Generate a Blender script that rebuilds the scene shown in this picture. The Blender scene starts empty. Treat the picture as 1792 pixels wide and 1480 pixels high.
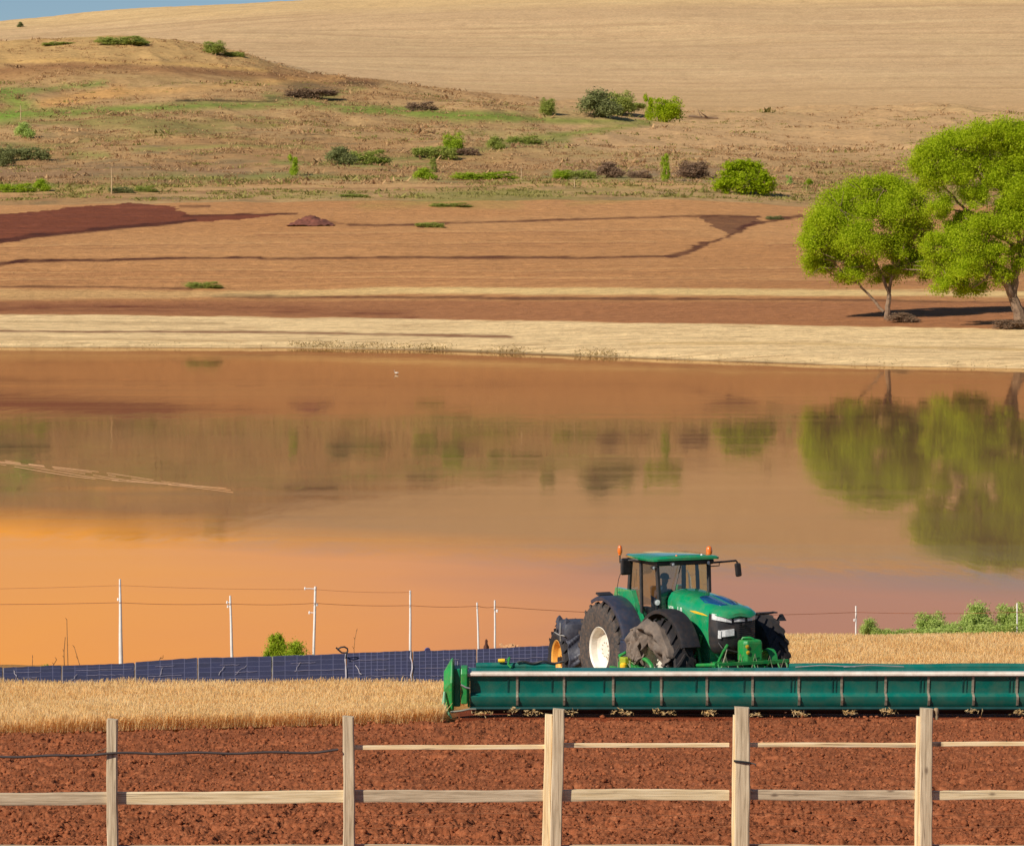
import bpy, math, random
import numpy as np
from mathutils import Vector, Matrix

# ------------------------------------------------------------------ camera, sky, sun
SC = bpy.context.scene
COL = SC.collection
W0, H0 = 1792.0, 1480.0          # size of the photograph
F = 6000.0                       # focal length in photograph pixels
HOR = 450.0                      # row of the horizon
CAMZ = 11.67                     # eye height above the lake

cam = bpy.data.cameras.new('camera')
cam.sensor_fit = 'HORIZONTAL'
cam.sensor_width = 36.0
cam.lens = 36.0 * F / W0
cam.shift_x = 0.0
cam.shift_y = -(H0 / 2 - HOR) / W0
cam.clip_start = 1.0
cam.clip_end = 20000.0
cam_ob = bpy.data.objects.new('camera', cam)
COL.objects.link(cam_ob)
cam_ob.location = (0, 0, CAMZ)
cam_ob.rotation_euler = (math.radians(90), 0, 0)
SC.camera = cam_ob

SUN = Vector((-0.62, -0.52, 0.60)).normalized()   # from the scene towards the sun
SUN_EL = math.asin(SUN.z)
SUN_AZ = math.atan2(SUN.x, SUN.y)
world = bpy.data.worlds.new("World")
SC.world = world
world.use_nodes = True
wn = world.node_tree
bg = wn.nodes['Background']
sky = wn.nodes.new('ShaderNodeTexSky')
sky.sky_type = 'NISHITA'
sky.sun_disc = False
sky.sun_elevation = SUN_EL
sky.sun_rotation = SUN_AZ
sky.altitude = 1500
sky.air_density = 1.0
sky.dust_density = 0.1
sky.ozone_density = 4.0
wn.links.new(sky.outputs['Color'], bg.inputs['Color'])
bg.inputs['Strength'].default_value = 0.066

sl = bpy.data.lights.new('sun', 'SUN')
sl.energy = 5.0
sl.angle = math.radians(0.53)
sl.color = (1.0, 0.93, 0.82)
sun_ob = bpy.data.objects.new('sun', sl)
COL.objects.link(sun_ob)
sun_ob.location = (-60, -40, 80)
sun_ob.rotation_euler = SUN.to_track_quat('Z', 'Y').to_euler()

SC.view_settings.view_transform = 'Standard'
SC.view_settings.look = 'None'
SC.view_settings.exposure = 0.14
SC.view_settings.gamma = 1.0

# ------------------------------------------------------------------ helpers
RNG = np.random.default_rng(11)
random.seed(5)

def lin(r, g, b, k=1.0):
    def f(c):
        c = c / 255.0
        return (c / 12.92 if c <= 0.04045 else ((c + 0.055) / 1.055) ** 2.4) * k
    return (f(r), f(g), f(b))

def at(px, py, D):
    """world point seen at a photograph pixel at depth D"""
    return Vector(((px - W0 / 2) / F * D, D, CAMZ + (HOR - py) / F * D))

# ---- lattice noise
_P = np.random.default_rng(3).integers(0, 2 ** 31, 4096)
def _hash(ix, iy, seed):
    h = (ix.astype(np.int64) * 374761393 + iy.astype(np.int64) * 668265263 + seed * 974711) & 0x7fffffff
    h = ((h ^ (h >> 13)) * 1274126177) & 0x7fffffff
    h = (h ^ (h >> 16)) & 0x7fffffff
    return (h % 65536) / 65535.0
def vnoise(x, y, seed=0):
    x = np.asarray(x, float); y = np.asarray(y, float)
    ix = np.floor(x); iy = np.floor(y)
    fx = x - ix; fy = y - iy
    ix = ix.astype(np.int64); iy = iy.astype(np.int64)
    fx = fx * fx * fx * (fx * (fx * 6 - 15) + 10); fy = fy * fy * fy * (fy * (fy * 6 - 15) + 10)
    a = _hash(ix, iy, seed); b = _hash(ix + 1, iy, seed); c = _hash(ix, iy + 1, seed); d = _hash(ix + 1, iy + 1, seed)
    return (a + (b - a) * fx) * (1 - fy) + (c + (d - c) * fx) * fy
def fbm(x, y, seed=0, oct=4, gain=0.5):
    s = 0; a = 1; t = 0
    for o in range(oct):
        s = s + a * vnoise(x * 2 ** o + 17.3 * o, y * 2 ** o - 9.1 * o, seed + o); t += a; a *= gain
    return s / t * 2 - 1

# ---- meshes
def np_mesh(name, verts, faces, smooth=False):
    verts = np.asarray(verts, np.float32); faces = np.asarray(faces, np.int32)
    me = bpy.data.meshes.new(name)
    n, k = faces.shape
    me.vertices.add(len(verts)); me.vertices.foreach_set('co', verts.ravel())
    me.loops.add(n * k); me.loops.foreach_set('vertex_index', faces.ravel())
    me.polygons.add(n)
    me.polygons.foreach_set('loop_start', np.arange(0, n * k, k, dtype=np.int32))
    me.polygons.foreach_set('loop_total', np.full(n, k, np.int32))
    if smooth:
        me.polygons.foreach_set('use_smooth', np.ones(n, bool))
    me.update(calc_edges=True)
    return me

def grid_faces(nr, nc):
    i = np.arange(nr - 1)[:, None] * nc + np.arange(nc - 1)[None, :]
    return np.stack([i, i + 1, i + nc + 1, i + nc], -1).reshape(-1, 4)

def link(name, me, mat=None, parent=None):
    ob = bpy.data.objects.new(name, me)
    COL.objects.link(ob)
    if mat is not None:
        ob.data.materials.append(mat)
    if parent is not None:
        ob.parent = parent
    return ob

def thing(name, label, cat, loc=(0, 0, 0), rotz=0.0, group=None):
    o = bpy.data.objects.new(name, None)
    COL.objects.link(o)
    o.location = loc; o.rotation_euler = (0, 0, rotz)
    o.empty_display_size = 0.2
    return tag(o, label, cat, group)

def tag(o, label=None, cat=None, group=None, kind=None):
    if label: o['label'] = label
    if cat: o['category'] = cat
    if group: o['group'] = group
    if kind: o['kind'] = kind
    return o

class MB:
    """collects shapes for ONE mesh object"""
    def __init__(s):
        s.v = []; s.f = []
    def add(s, vs, fs):
        n = len(s.v)
        s.v += [tuple(v) for v in vs]
        s.f += [tuple(i + n for i in f) for f in fs]
        return s
    def box(s, c, d, rot=None):
        x, y, z = d[0] / 2, d[1] / 2, d[2] / 2
        vs = [Vector(p) for p in ((-x, -y, -z), (x, -y, -z), (x, y, -z), (-x, y, -z), (-x, -y, z), (x, -y, z), (x, y, z), (-x, y, z))]
        if rot is not None: vs = [rot @ v for v in vs]
        vs = [v + Vector(c) for v in vs]
        return s.add(vs, [(0, 3, 2, 1), (4, 5, 6, 7), (0, 1, 5, 4), (1, 2, 6, 5), (2, 3, 7, 6), (3, 0, 4, 7)])
    def prism(s, pts, axis, a, b, off=(0, 0, 0)):
        """2-D polygon swept along one axis"""
        n = len(pts)
        def mk(p, t):
            q = {'x': (t, p[0], p[1]), 'y': (p[0], t, p[1]), 'z': (p[0], p[1], t)}[axis]
            return Vector(q) + Vector(off)
        vs = [mk(p, a) for p in pts] + [mk(p, b) for p in pts]
        fs = [tuple(range(n - 1, -1, -1)), tuple(range(n, 2 * n))] + [(i, (i + 1) % n, (i + 1) % n + n, i + n) for i in range(n)]
        return s.add(vs, fs)
    def cyl(s, p0, p1, r0, r1=None, seg=12):
        return s.tube([p0, p1], [r0, r0 if r1 is None else r1], seg)
    def tube(s, pts, r, seg=8):
        pts = [Vector(p) for p in pts]; n = len(pts)
        rs = r if isinstance(r, (list, tuple)) else [r] * n
        vs = []; fs = []
        up = None
        for i, p in enumerate(pts):
            t = (pts[min(i + 1, n - 1)] - pts[max(i - 1, 0)])
            t = t.normalized() if t.length > 1e-9 else Vector((0, 0, 1))
            if up is None:
                up = Vector((0, 0, 1)) if abs(t.z) < 0.9 else Vector((1, 0, 0))
            a = t.cross(up)
            if a.length < 1e-5: a = t.orthogonal()
            a.normalize(); b = a.cross(t).normalized(); up = b
            for k in range(seg):
                w = 2 * math.pi * k / seg
                vs.append(p + a * (math.cos(w) * rs[i]) + b * (math.sin(w) * rs[i]))
        for i in range(n - 1):
            for k in range(seg):
                k2 = (k + 1) % seg
                fs.append((i * seg + k, i * seg + k2, (i + 1) * seg + k2, (i + 1) * seg + k))
        fs.append(tuple(range(seg - 1, -1, -1))); fs.append(tuple((n - 1) * seg + k for k in range(seg)))
        return s.add(vs, fs)
    def lathe(s, prof, c=(0, 0, 0), axis='y', seg=40, closed=False):
        """profile of (radius, height along axis)"""
        vs = []; fs = []; n = len(prof)
        for k in range(seg):
            w = 2 * math.pi * k / seg
            for r, h in prof:
                if axis == 'y': q = (r * math.cos(w), h, r * math.sin(w))
                elif axis == 'x': q = (h, r * math.cos(w), r * math.sin(w))
                else: q = (r * math.cos(w), r * math.sin(w), h)
                vs.append(Vector(q) + Vector(c))
        for k in range(seg):
            k2 = (k + 1) % seg
            for i in range(n if closed else n - 1):
                j = (i + 1) % n
                fs.append((k * n + i, k * n + j, k2 * n + j, k2 * n + i))
        return s.add(vs, fs)
    def loft(s, rings, cap=True):
        n = len(rings[0]); vs = [p for r in rings for p in r]; fs = []
        for i in range(len(rings) - 1):
            for k in range(n):
                k2 = (k + 1) % n
                fs.append((i * n + k, i * n + k2, (i + 1) * n + k2, (i + 1) * n + k))
        if cap:
            fs.append(tuple(range(n - 1, -1, -1))); fs.append(tuple((len(rings) - 1) * n + k for k in range(n)))
        return s.add(vs, fs)
    def build(s, name, m, parent=None, smooth=False, bevel=0.0, auto=None):
        me = bpy.data.meshes.new(name)
        me.from_pydata(s.v, [], s.f)
        me.update()
        import bmesh
        bm = bmesh.new(); bm.from_mesh(me)
        bmesh.ops.recalc_face_normals(bm, faces=bm.faces)
        bm.to_mesh(me); bm.free()
        if smooth:
            me.polygons.foreach_set('use_smooth', np.ones(len(me.polygons), bool))
            me.set_sharp_from_angle(angle=math.radians(auto or 40))
        ob = link(name, me, m, parent)
        if bevel:
            b = ob.modifiers.new('bevel', 'BEVEL'); b.width = bevel; b.segments = 2; b.limit_method = 'ANGLE'; b.angle_limit = math.radians(35)
        return ob

# ---- materials
def new_mat(name):
    m = bpy.data.materials.new(name); m.use_nodes = True
    nt = m.node_tree
    return m, nt, nt.nodes['Principled BSDF'], nt.nodes['Material Output']
def N(nt, t, **kw):
    n = nt.nodes.new(t)
    for k, v in kw.items():
        if hasattr(n, k): setattr(n, k, v)
        else: n.inputs[k].default_value = v
    return n
def rgba(c): return (c[0], c[1], c[2], 1.0)
def ramp(nt, stops):
    r = nt.nodes.new('ShaderNodeValToRGB')
    e = r.color_ramp.elements
    while len(e) < len(stops): e.new(0.5)
    for el, (p, c) in zip(e, stops):
        el.position = p; el.color = rgba(c) if hasattr(c, '__len__') else (c, c, c, 1)
    return r

def paint(name, c, rough=0.4, metal=0.0, var=0.25, scale=3.0, dust=None, dust_amt=0.0, bump=0.0, bscale=40.0, coat=0.0):
    """painted or plain surface with uneven tone, a little dust and roughness changes"""
    m, nt, p, out = new_mat(name)
    tc = N(nt, 'ShaderNodeTexCoord')
    no = N(nt, 'ShaderNodeTexNoise', Scale=scale, Detail=6.0, Roughness=0.62)
    nt.links.new(tc.outputs['Object'], no.inputs['Vector'])
    lo = tuple(x * (1 - var) for x in c); hi = tuple(min(1, x * (1 + var)) for x in c)
    r = ramp(nt, [(0.3, lo), (0.7, hi)])
    nt.links.new(no.outputs['Fac'], r.inputs['Fac'])
    colo = r.outputs['Color']
    if dust is not None:
        n2 = N(nt, 'ShaderNodeTexNoise', Scale=scale * 2.3, Detail=8.0, Roughness=0.7)
        nt.links.new(tc.outputs['Object'], n2.inputs['Vector'])
        r2 = ramp(nt, [(0.42, 0.0), (0.75, dust_amt)])
        nt.links.new(n2.outputs['Fac'], r2.inputs['Fac'])
        mx = N(nt, 'ShaderNodeMix', data_type='RGBA')
        nt.links.new(r2.outputs['Color'], mx.inputs['Factor'])
        nt.links.new(colo, mx.inputs['A']); mx.inputs['B'].default_value = rgba(dust)
        colo = mx.outputs['Result']
    nt.links.new(colo, p.inputs['Base Color'])
    rr = N(nt, 'ShaderNodeMapRange'); rr.inputs['To Min'].default_value = max(0.02, rough - 0.1); rr.inputs['To Max'].default_value = min(1, rough + 0.12)
    nt.links.new(no.outputs['Fac'], rr.inputs['Value']); nt.links.new(rr.outputs['Result'], p.inputs['Roughness'])
    p.inputs['Metallic'].default_value = metal
    p.inputs['Coat Weight'].default_value = coat
    if bump:
        n3 = N(nt, 'ShaderNodeTexNoise', Scale=bscale, Detail=5.0)
        nt.links.new(tc.outputs['Object'], n3.inputs['Vector'])
        b = N(nt, 'ShaderNodeBump', Strength=bump, Distance=0.02)
        nt.links.new(n3.outputs['Fac'], b.inputs['Height']); nt.links.new(b.outputs['Normal'], p.inputs['Normal'])
    return m

def leafy(name, dark, mid, light, trans=0.35):
    m, nt, p, out = new_mat(name)
    g = N(nt, 'ShaderNodeNewGeometry')
    oi = N(nt, 'ShaderNodeTexCoord')
    no = N(nt, 'ShaderNodeTexNoise', Scale=0.5, Detail=3.0)
    nt.links.new(oi.outputs['Object'], no.inputs['Vector'])
    ad = N(nt, 'ShaderNodeMath', operation='ADD'); mu = N(nt, 'ShaderNodeMath', operation='MULTIPLY'); mu.inputs[1].default_value = 0.55
    nt.links.new(g.outputs['Random Per Island'], mu.inputs[0])
    mu2 = N(nt, 'ShaderNodeMath', operation='MULTIPLY'); mu2.inputs[1].default_value = 0.5
    nt.links.new(no.outputs['Fac'], mu2.inputs[0])
    nt.links.new(mu.outputs[0], ad.inputs[0]); nt.links.new(mu2.outputs[0], ad.inputs[1])
    r = ramp(nt, [(0.2, dark), (0.5, mid), (0.85, light)])
    nt.links.new(ad.outputs[0], r.inputs['Fac'])
    d = N(nt, 'ShaderNodeBsdfDiffuse'); t = N(nt, 'ShaderNodeBsdfTranslucent')
    nt.links.new(r.outputs['Color'], d.inputs['Color']); nt.links.new(r.outputs['Color'], t.inputs['Color'])
    mx = N(nt, 'ShaderNodeMixShader'); mx.inputs[0].default_value = trans
    nt.links.new(d.outputs[0], mx.inputs[1]); nt.links.new(t.outputs[0], mx.inputs[2])
    nt.links.new(mx.outputs[0], out.inputs['Surface'])
    return m

def wood(name, c0, c1, c2):
    """weathered sawn timber, grain along the longest local axis (set with ob['grain'] by rotating texture space)"""
    m, nt, p, out = new_mat(name)
    tc = N(nt, 'ShaderNodeTexCoord'); mp = N(nt, 'ShaderNodeMapping')
    mp.inputs['Scale'].default_value = (1, 1, 1)
    nt.links.new(tc.outputs['UV'], mp.inputs['Vector'])
    a = N(nt, 'ShaderNodeTexNoise', Scale=1.0, Detail=7.0, Roughness=0.65, Distortion=0.6)
    nt.links.new(mp.outputs['Vector'], a.inputs['Vector'])
    r = ramp(nt, [(0.28, c0), (0.5, c1), (0.72, c2)])
    nt.links.new(a.outputs['Fac'], r.inputs['Fac'])
    mp2 = N(nt, 'ShaderNodeMapping'); mp2.inputs['Scale'].default_value = (0.22, 2.5, 1)
    nt.links.new(tc.outputs['UV'], mp2.inputs['Vector'])
    b = N(nt, 'ShaderNodeTexNoise', Scale=1.0, Detail=4.0)
    nt.links.new(mp2.outputs['Vector'], b.inputs['Vector'])
    r2 = ramp(nt, [(0.30, (0.45, 0.42, 0.38)), (0.42, (1, 1, 1)), (1.0, (1, 1, 1))])
    nt.links.new(b.outputs['Fac'], r2.inputs['Fac'])
    mx = N(nt, 'ShaderNodeMix', data_type='RGBA', blend_type='MULTIPLY'); mx.inputs['Factor'].default_value = 0.7
    nt.links.new(r.outputs['Color'], mx.inputs['A']); nt.links.new(r2.outputs['Color'], mx.inputs['B'])
    mp3 = N(nt, 'ShaderNodeMapping'); mp3.inputs['Scale'].default_value = (1.1, 0.14, 1)
    nt.links.new(tc.outputs['UV'], mp3.inputs['Vector'])
    vo = N(nt, 'ShaderNodeTexVoronoi', Scale=1.0); nt.links.new(mp3.outputs['Vector'], vo.inputs['Vector'])
    kr = ramp(nt, [(0.05, 0.75), (0.13, 0.0)]); nt.links.new(vo.outputs['Distance'], kr.inputs['Fac'])
    mp4 = N(nt, 'ShaderNodeMapping'); mp4.inputs['Scale'].default_value = (0.12, 0.55, 1)
    nt.links.new(tc.outputs['UV'], mp4.inputs['Vector'])
    cn_ = N(nt, 'ShaderNodeTexNoise', Scale=1.0, Detail=2.0); nt.links.new(mp4.outputs['Vector'], cn_.inputs['Vector'])
    cr = ramp(nt, [(0.485, 0.0), (0.5, 0.7), (0.515, 0.0)]); nt.links.new(cn_.outputs['Fac'], cr.inputs['Fac'])
    mk = N(nt, 'ShaderNodeMath', operation='MAXIMUM'); nt.links.new(kr.outputs['Color'], mk.inputs[0]); nt.links.new(cr.outputs['Color'], mk.inputs[1])
    mz = N(nt, 'ShaderNodeMix', data_type='RGBA'); nt.links.new(mk.outputs[0], mz.inputs['Factor']); nt.links.new(mx.outputs['Result'], mz.inputs['A']); mz.inputs['B'].default_value = rgba(lin(92, 68, 50))
    nt.links.new(mz.outputs['Result'], p.inputs['Base Color'])
    p.inputs['Roughness'].default_value = 0.8
    bp = N(nt, 'ShaderNodeBump', Strength=0.5, Distance=0.006)
    nt.links.new(a.outputs['Fac'], bp.inputs['Height']); nt.links.new(bp.outputs['Normal'], p.inputs['Normal'])
    return m
# ------------------------------------------------------------------ far land across the lake (one sheet, polar grid)
def cur(pts):
    xs = [p[0] for p in pts]; ys = [p[1] for p in pts]
    return lambda px: np.interp(px, xs, ys)
def sm(f, px, w=70):
    return sum(f(px + w * k / 3.0) * g for k, g in zip((-3, -2, -1, 0, 1, 2, 3), (1, 2, 3, 4, 3, 2, 1))) / 16.0
SHORE = cur([(-1200, 607), (0, 608), (500, 609), (750, 613), (1000, 623), (1250, 632), (1500, 640), (1792, 645), (3000, 655)])
ROWS = [  # (distance or offset from the shore, row curve or height)
    ('s', -30, ('z', -2.0)), ('s', 0, ('z', 0.0)), ('s', 7, ('z', 0.55)),
    ('s', 92, [(-1200, 550), (0, 550), (600, 556), (1000, 562), (1500, 570), (1792, 575), (3000, 585)]),
    ('s', 138, [(-1200, 522), (0, 522), (1000, 523), (1500, 528), (1792, 531), (3000, 536)]),
    ('d', 640, [(-1200, 440), (3000, 440)]),
    ('d', 820, [(-1200, 328), (0, 327), (300, 322), (600, 319), (1200, 318), (1400, 333), (1792, 331), (3000, 330)]),
    ('d', 1000, [(-1200, 258), (0, 255), (300, 242), (600, 252), (900, 257), (1200, 262), (1500, 272), (3000, 280)]),
    ('d', 1180, [(-1200, 165), (0, 158), (300, 150), (600, 178), (900, 203), (1200, 216), (1500, 228), (3000, 236)]),
    ('d', 1320, [(-1200, 110), (0, 87), (130, 78), (260, 79), (420, 100), (520, 125), (660, 149), (820, 172), (1000, 186), (1250, 203), (1500, 204), (3000, 195)]),
    ('d', 1500, [(-1200, 140), (200, 118), (600, 152), (800, 168), (1000, 176), (1250, 184), (1500, 180), (3000, 170)]),
    ('d', 2000, [(-1200, 105), (0, 98), (400, 82), (1000, 82), (3000, 82)]),
    ('d', 2500, [(-1200, 100), (0, 44), (250, 22), (400, 11), (530, 1), (800, -16), (1200, -35), (1792, -58), (3000, -80)]),
    ('d', 3000, [(-1200, 200), (0, 150), (1792, 60), (3000, 60)]),
    ('d', 5000, [(-1200, 470), (3000, 470)]),
]
def row_vals(px):
    px = np.asarray(px, float)
    D0 = CAMZ * F / (sm(SHORE, px) - HOR)
    Ds, Ys = [], []
    for k, d, c in ROWS:
        D = D0 + d if k == 's' else np.full_like(px, d)
        if isinstance(c, tuple): y = HOR + (CAMZ - c[1]) / D * F
        else: y = sm(cur(c), px)
        Ds.append(D); Ys.append(y)
    return np.array(Ds), np.array(Ys)
def pchip(A, u):
    """monotone cubic through rows A[k] at integer k, sampled at u; A is (R, C)"""
    d = np.diff(A, axis=0); R = len(A)
    m = np.zeros_like(A)
    with np.errstate(divide='ignore', invalid='ignore'):
        hm = np.where(d[:-1] * d[1:] > 0, 2 * d[:-1] * d[1:] / (d[:-1] + d[1:]), 0.0)
    m[1:-1] = np.nan_to_num(hm); m[0] = d[0]; m[-1] = d[-1]
    k = np.clip(np.floor(u).astype(int), 0, R - 2); t = (u - k)[:, None]
    return A[k] * (2 * t**3 - 3 * t**2 + 1) + m[k] * (t**3 - 2 * t**2 + t) + A[k + 1] * (-2 * t**3 + 3 * t**2) + m[k + 1] * (t**3 - t**2)
def relief(px, D, u):
    """small natural undulation, metres"""
    x = (px - W0 / 2) / F * D
    zone = np.clip((u - 3) / 3.0, 0, 1)
    hill = np.clip((u - 6) / 1.0, 0, 1) * np.clip((10.0 - u) / 1.0, 0, 1)
    far = np.clip((u - 10.0), 0, 1)
    r = 0.12 * fbm(x / 9.0, D / 5.0, 31, 4) * np.clip(u - 0.7, 0, 1) * (1 + 2 * zone)
    r = r + hill * (4.4 * fbm(x / 70.0, D / 60.0, 77, 3) + 2.0 * (1 - np.abs(fbm(x / 26.0 + D / 80, D / 40.0, 91, 3))) )
    r = r + far * 5.0 * fbm(x / 260.0, D / 160.0, 15, 3)
    return r
CNT = [8, 22, 80, 56, 120, 150, 110, 120, 100, 18, 90, 90, 14, 6]
U = np.concatenate([k + np.arange(n) / n for k, n in enumerate(CNT)] + [[len(CNT)]])
PXC = np.concatenate([np.linspace(-1200, -80, 70, endpoint=False), np.linspace(-80, 1880, 640, endpoint=False), np.linspace(1880, 3000, 70)])
Dk, Yk = row_vals(PXC)
DG = pchip(Dk, U); YG = pchip(Yk, U)
PG = np.broadcast_to(PXC[None, :], DG.shape); UG = np.broadcast_to(U[:, None], DG.shape)
REL = relief(PG, DG, UG)
ZG = CAMZ + (HOR - YG) / F * DG + REL
YG2 = HOR - (ZG - CAMZ) / DG * F           # row after relief
XG = (PG - W0 / 2) / F * DG

def far_hit(px, py):
    """depth of the first far-land point whose row reaches py at column px"""
    c = np.array([float(px)])
    D_, Y_ = row_vals(c); u = np.linspace(1, len(CNT) - 1, 4000)
    d = pchip(D_, u)[:, 0]; y = pchip(Y_, u)[:, 0]
    y = y - relief(np.full_like(d, px), d, u) / d * F
    i = int(np.argmax(y <= py))
    return float(d[i]), float(y[i])

# ---- colours of the fields, tied to the ground itself
KA = 1.0
def C(r, g, b): return np.array(lin(r, g, b, KA)) * np.array([0.90, 0.93, 0.85])
nx = fbm(XG / 22.0, DG / 14.0, 5, 4); ny = fbm(XG / 16.0, DG / 12.0, 6, 4)
nf = fbm(XG / 3.0, DG / 4.0, 9, 3)
px_ = PG + 10 * nx + 9 * nf; py_ = YG2 + 2.2 * ny + 1.3 * nf
col = np.zeros(DG.shape + (3,)); col[:] = C(186, 132, 88)
def lay(alpha, c):
    global col
    a = np.clip(alpha, 0, 1)[..., None]
    col = col * (1 - a) + np.asarray(c) * a
def step(v, a, b): return np.clip((v - a) / (b - a), 0, 1)
def band(y0, y1, soft=1.5):
    y0 = cur(y0)(px_) if hasattr(y0, '__len__') else y0
    y1 = cur(y1)(px_) if hasattr(y1, '__len__') else y1
    return step(py_, y0 - soft, y0 + soft) * (1 - step(py_, y1 - soft, y1 + soft))
def line(pts, w, soft=1.0, taper=True):
    best = np.full(px_.shape, 1e9)
    for (x0, y0), (x1, y1) in zip(pts[:-1], pts[1:]):
        dx, dy = x1 - x0, y1 - y0; L = dx * dx + dy * dy
        t = np.clip(((px_ - x0) * dx + (py_ - y0) * dy) / L, 0, 1)
        best = np.minimum(best, np.hypot((px_ - x0 - t * dx) * 0.6, py_ - y0 - t * dy))
    wn_ = w * (0.7 + 0.5 * nx)
    return 1 - step(best, wn_ - soft, wn_ + soft)
def poly(pts, soft=2.0):
    xs = np.array([p[0] for p in pts]); ys = np.array([p[1] for p in pts]); ins = np.zeros(px_.shape, bool); n = len(pts)
    for i in range(n):
        x0, y0, x1, y1 = xs[i], ys[i], xs[i - 1], ys[i - 1]
        if y0 == y1: continue
        ins ^= ((y0 > py_) != (y1 > py_)) & (px_ < (x1 - x0) * (py_ - y0) / (y1 - y0) + x0)
    return ins.astype(float)
def blob(x, y, rx, ry, soft=0.5):
    q = np.hypot((px_ - x) / rx, (py_ - y) / ry) + 0.35 * nx
    return 1 - step(q, 1 - soft, 1 + soft * 0.4)
near = (UG < 5.98).astype(float); hill = ((UG >= 5.7) & (UG < 9.3)).astype(float); far = (UG >= 9.0).astype(float)
mott = fbm(XG / 7.0, DG / 7.0, 40, 4); big = fbm(XG / 60.0, DG / 50.0, 41, 4)

# brown fields
lay(near * step(py_, 330, 430) * 0.85, C(182, 126, 82))
lay(near * (0.35 + 0.5 * big), C(198, 146, 100))
stri = fbm(XG / 90.0, DG / 2.2, 47, 3)
lay(near * step(py_, 430, 470) * (0.15 + 0.6 * stri), C(162, 108, 70))
# hill mixture of dry grass, bare earth and scrub
H_ = hill
lay(H_ * 0.9, C(182, 146, 104)); lay(H_ * step(big, -0.2, 0.35) * 0.6, C(166, 122, 82)); lay(H_ * step(mott, 0.0, 0.5) * 0.5, C(144, 108, 76))
gr = fbm(XG / 45.0, DG / 30.0, 52, 4)
lay(H_ * step(gr, 0.12, 0.45) * 0.55 * step(py_, 120, 190), C(120, 122, 60))
lay(H_ * step(fbm(XG / 12.0, DG / 9.0, 55, 3), 0.2, 0.55) * 0.6 * step(py_, 190, 260), C(124, 108, 80))
lay(H_ * (1 - step(py_, 95, 150)) * (1 - step(px_, 500, 760)) * 0.7, C(194, 154, 102))
lay(H_ * (1 - step(py_, 255, 300)) * step(px_, 700, 1100) * 0.8, C(196, 156, 116))
lay(H_ * line([(-80, 132), (60, 118), (200, 116), (330, 124), (470, 132), (640, 140)], 13, 8) * 0.75, C(140, 94, 64))
lay(H_ * line([(0, 108), (130, 106), (300, 112), (470, 122)], 4, 3) * 0.7, C(216, 170, 106))
lay(H_ * line([(150, 170), (300, 158), (450, 145), (600, 138)], 7, 4) * 0.6, C(206, 156, 100))
lay(H_ * line([(80, 182), (160, 170), (210, 160)], 12, 5) * 0.8, C(196, 146, 92))
# green grassy hollows
for pts, w, a, c in [
    ([(-100, 160), (40, 160), (120, 152), (180, 145)], 6, .8, (128, 138, 70)),
    ([(-60, 205), (30, 200), (120, 198), (250, 190), (370, 184), (520, 182), (640, 190), (760, 200), (900, 206)], 9, .85, (118, 136, 58)),
    ([(20, 165), (40, 185), (10, 205), (-60, 215)], 14, .7, (120, 146, 58)),
    ([(470, 168), (530, 176), (590, 166), (630, 152)], 7, .7, (138, 138, 74)),
    ([(600, 195), (760, 196), (900, 208), (1010, 212), (1130, 214)], 6, .85, (122, 132, 58)),
    ([(860, 250), (980, 238), (1060, 226), (1130, 216)], 6, .8, (128, 132, 60)),
    ([(640, 282), (760, 272), (880, 258), (990, 244)], 7, .7, (112, 122, 60)),
    ([(230, 262), (330, 258), (420, 255), (560, 258)], 5, .6, (132, 136, 70)),
    ([(130, 270), (180, 272)], 8, .6, (126, 136, 66)),
    ([(-60, 330), (90, 328)], 7, .8, (130, 150, 60)), ([(120, 330), (280, 330)], 6, .55, (140, 142, 80)),
    ([(290, 308), (420, 312), (520, 306), (640, 312), (760, 312), (900, 313), (1100, 312)], 6, .6, (134, 138, 70)),
    ([(480, 284), (620, 290), (760, 288)], 4, .7, (118, 130, 62)),
    ([(960, 305), (1250, 312), (1320, 318)], 9, .45, (138, 130, 96))]:
    lay((hill + 0) * line(pts, w, w * 0.7) * a, C(*c))
lay(H_ * line([(310, 177), (370, 175), (420, 178), (480, 176)], 2.2, 1.2) * 0.9, C(58, 48, 36))
lay(H_ * line([(470, 172), (540, 172), (600, 176)], 3.0, 1.6) * 0.7, C(84, 78, 52))
lay(H_ * blob(540, 158, 50, 16) * 0.7, C(112, 92, 68)); lay(H_ * blob(630, 147, 60, 6) * 0.7, C(96, 72, 52))
lay(H_ * line([(1200, 206), (1250, 206)], 4, 2) * .6, C(110, 80, 56))  # bush's cast shadow painted as a dark band
lay(H_ * line([(-60, 300), (60, 306), (180, 300), (300, 296), (420, 300)], 12, 9) * 0.45, C(124, 96, 84))
lay(H_ * line([(1000, 296), (1080, 300), (1200, 304), (1300, 300)], 10, 7) * 0.45, C(138, 112, 96))
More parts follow.
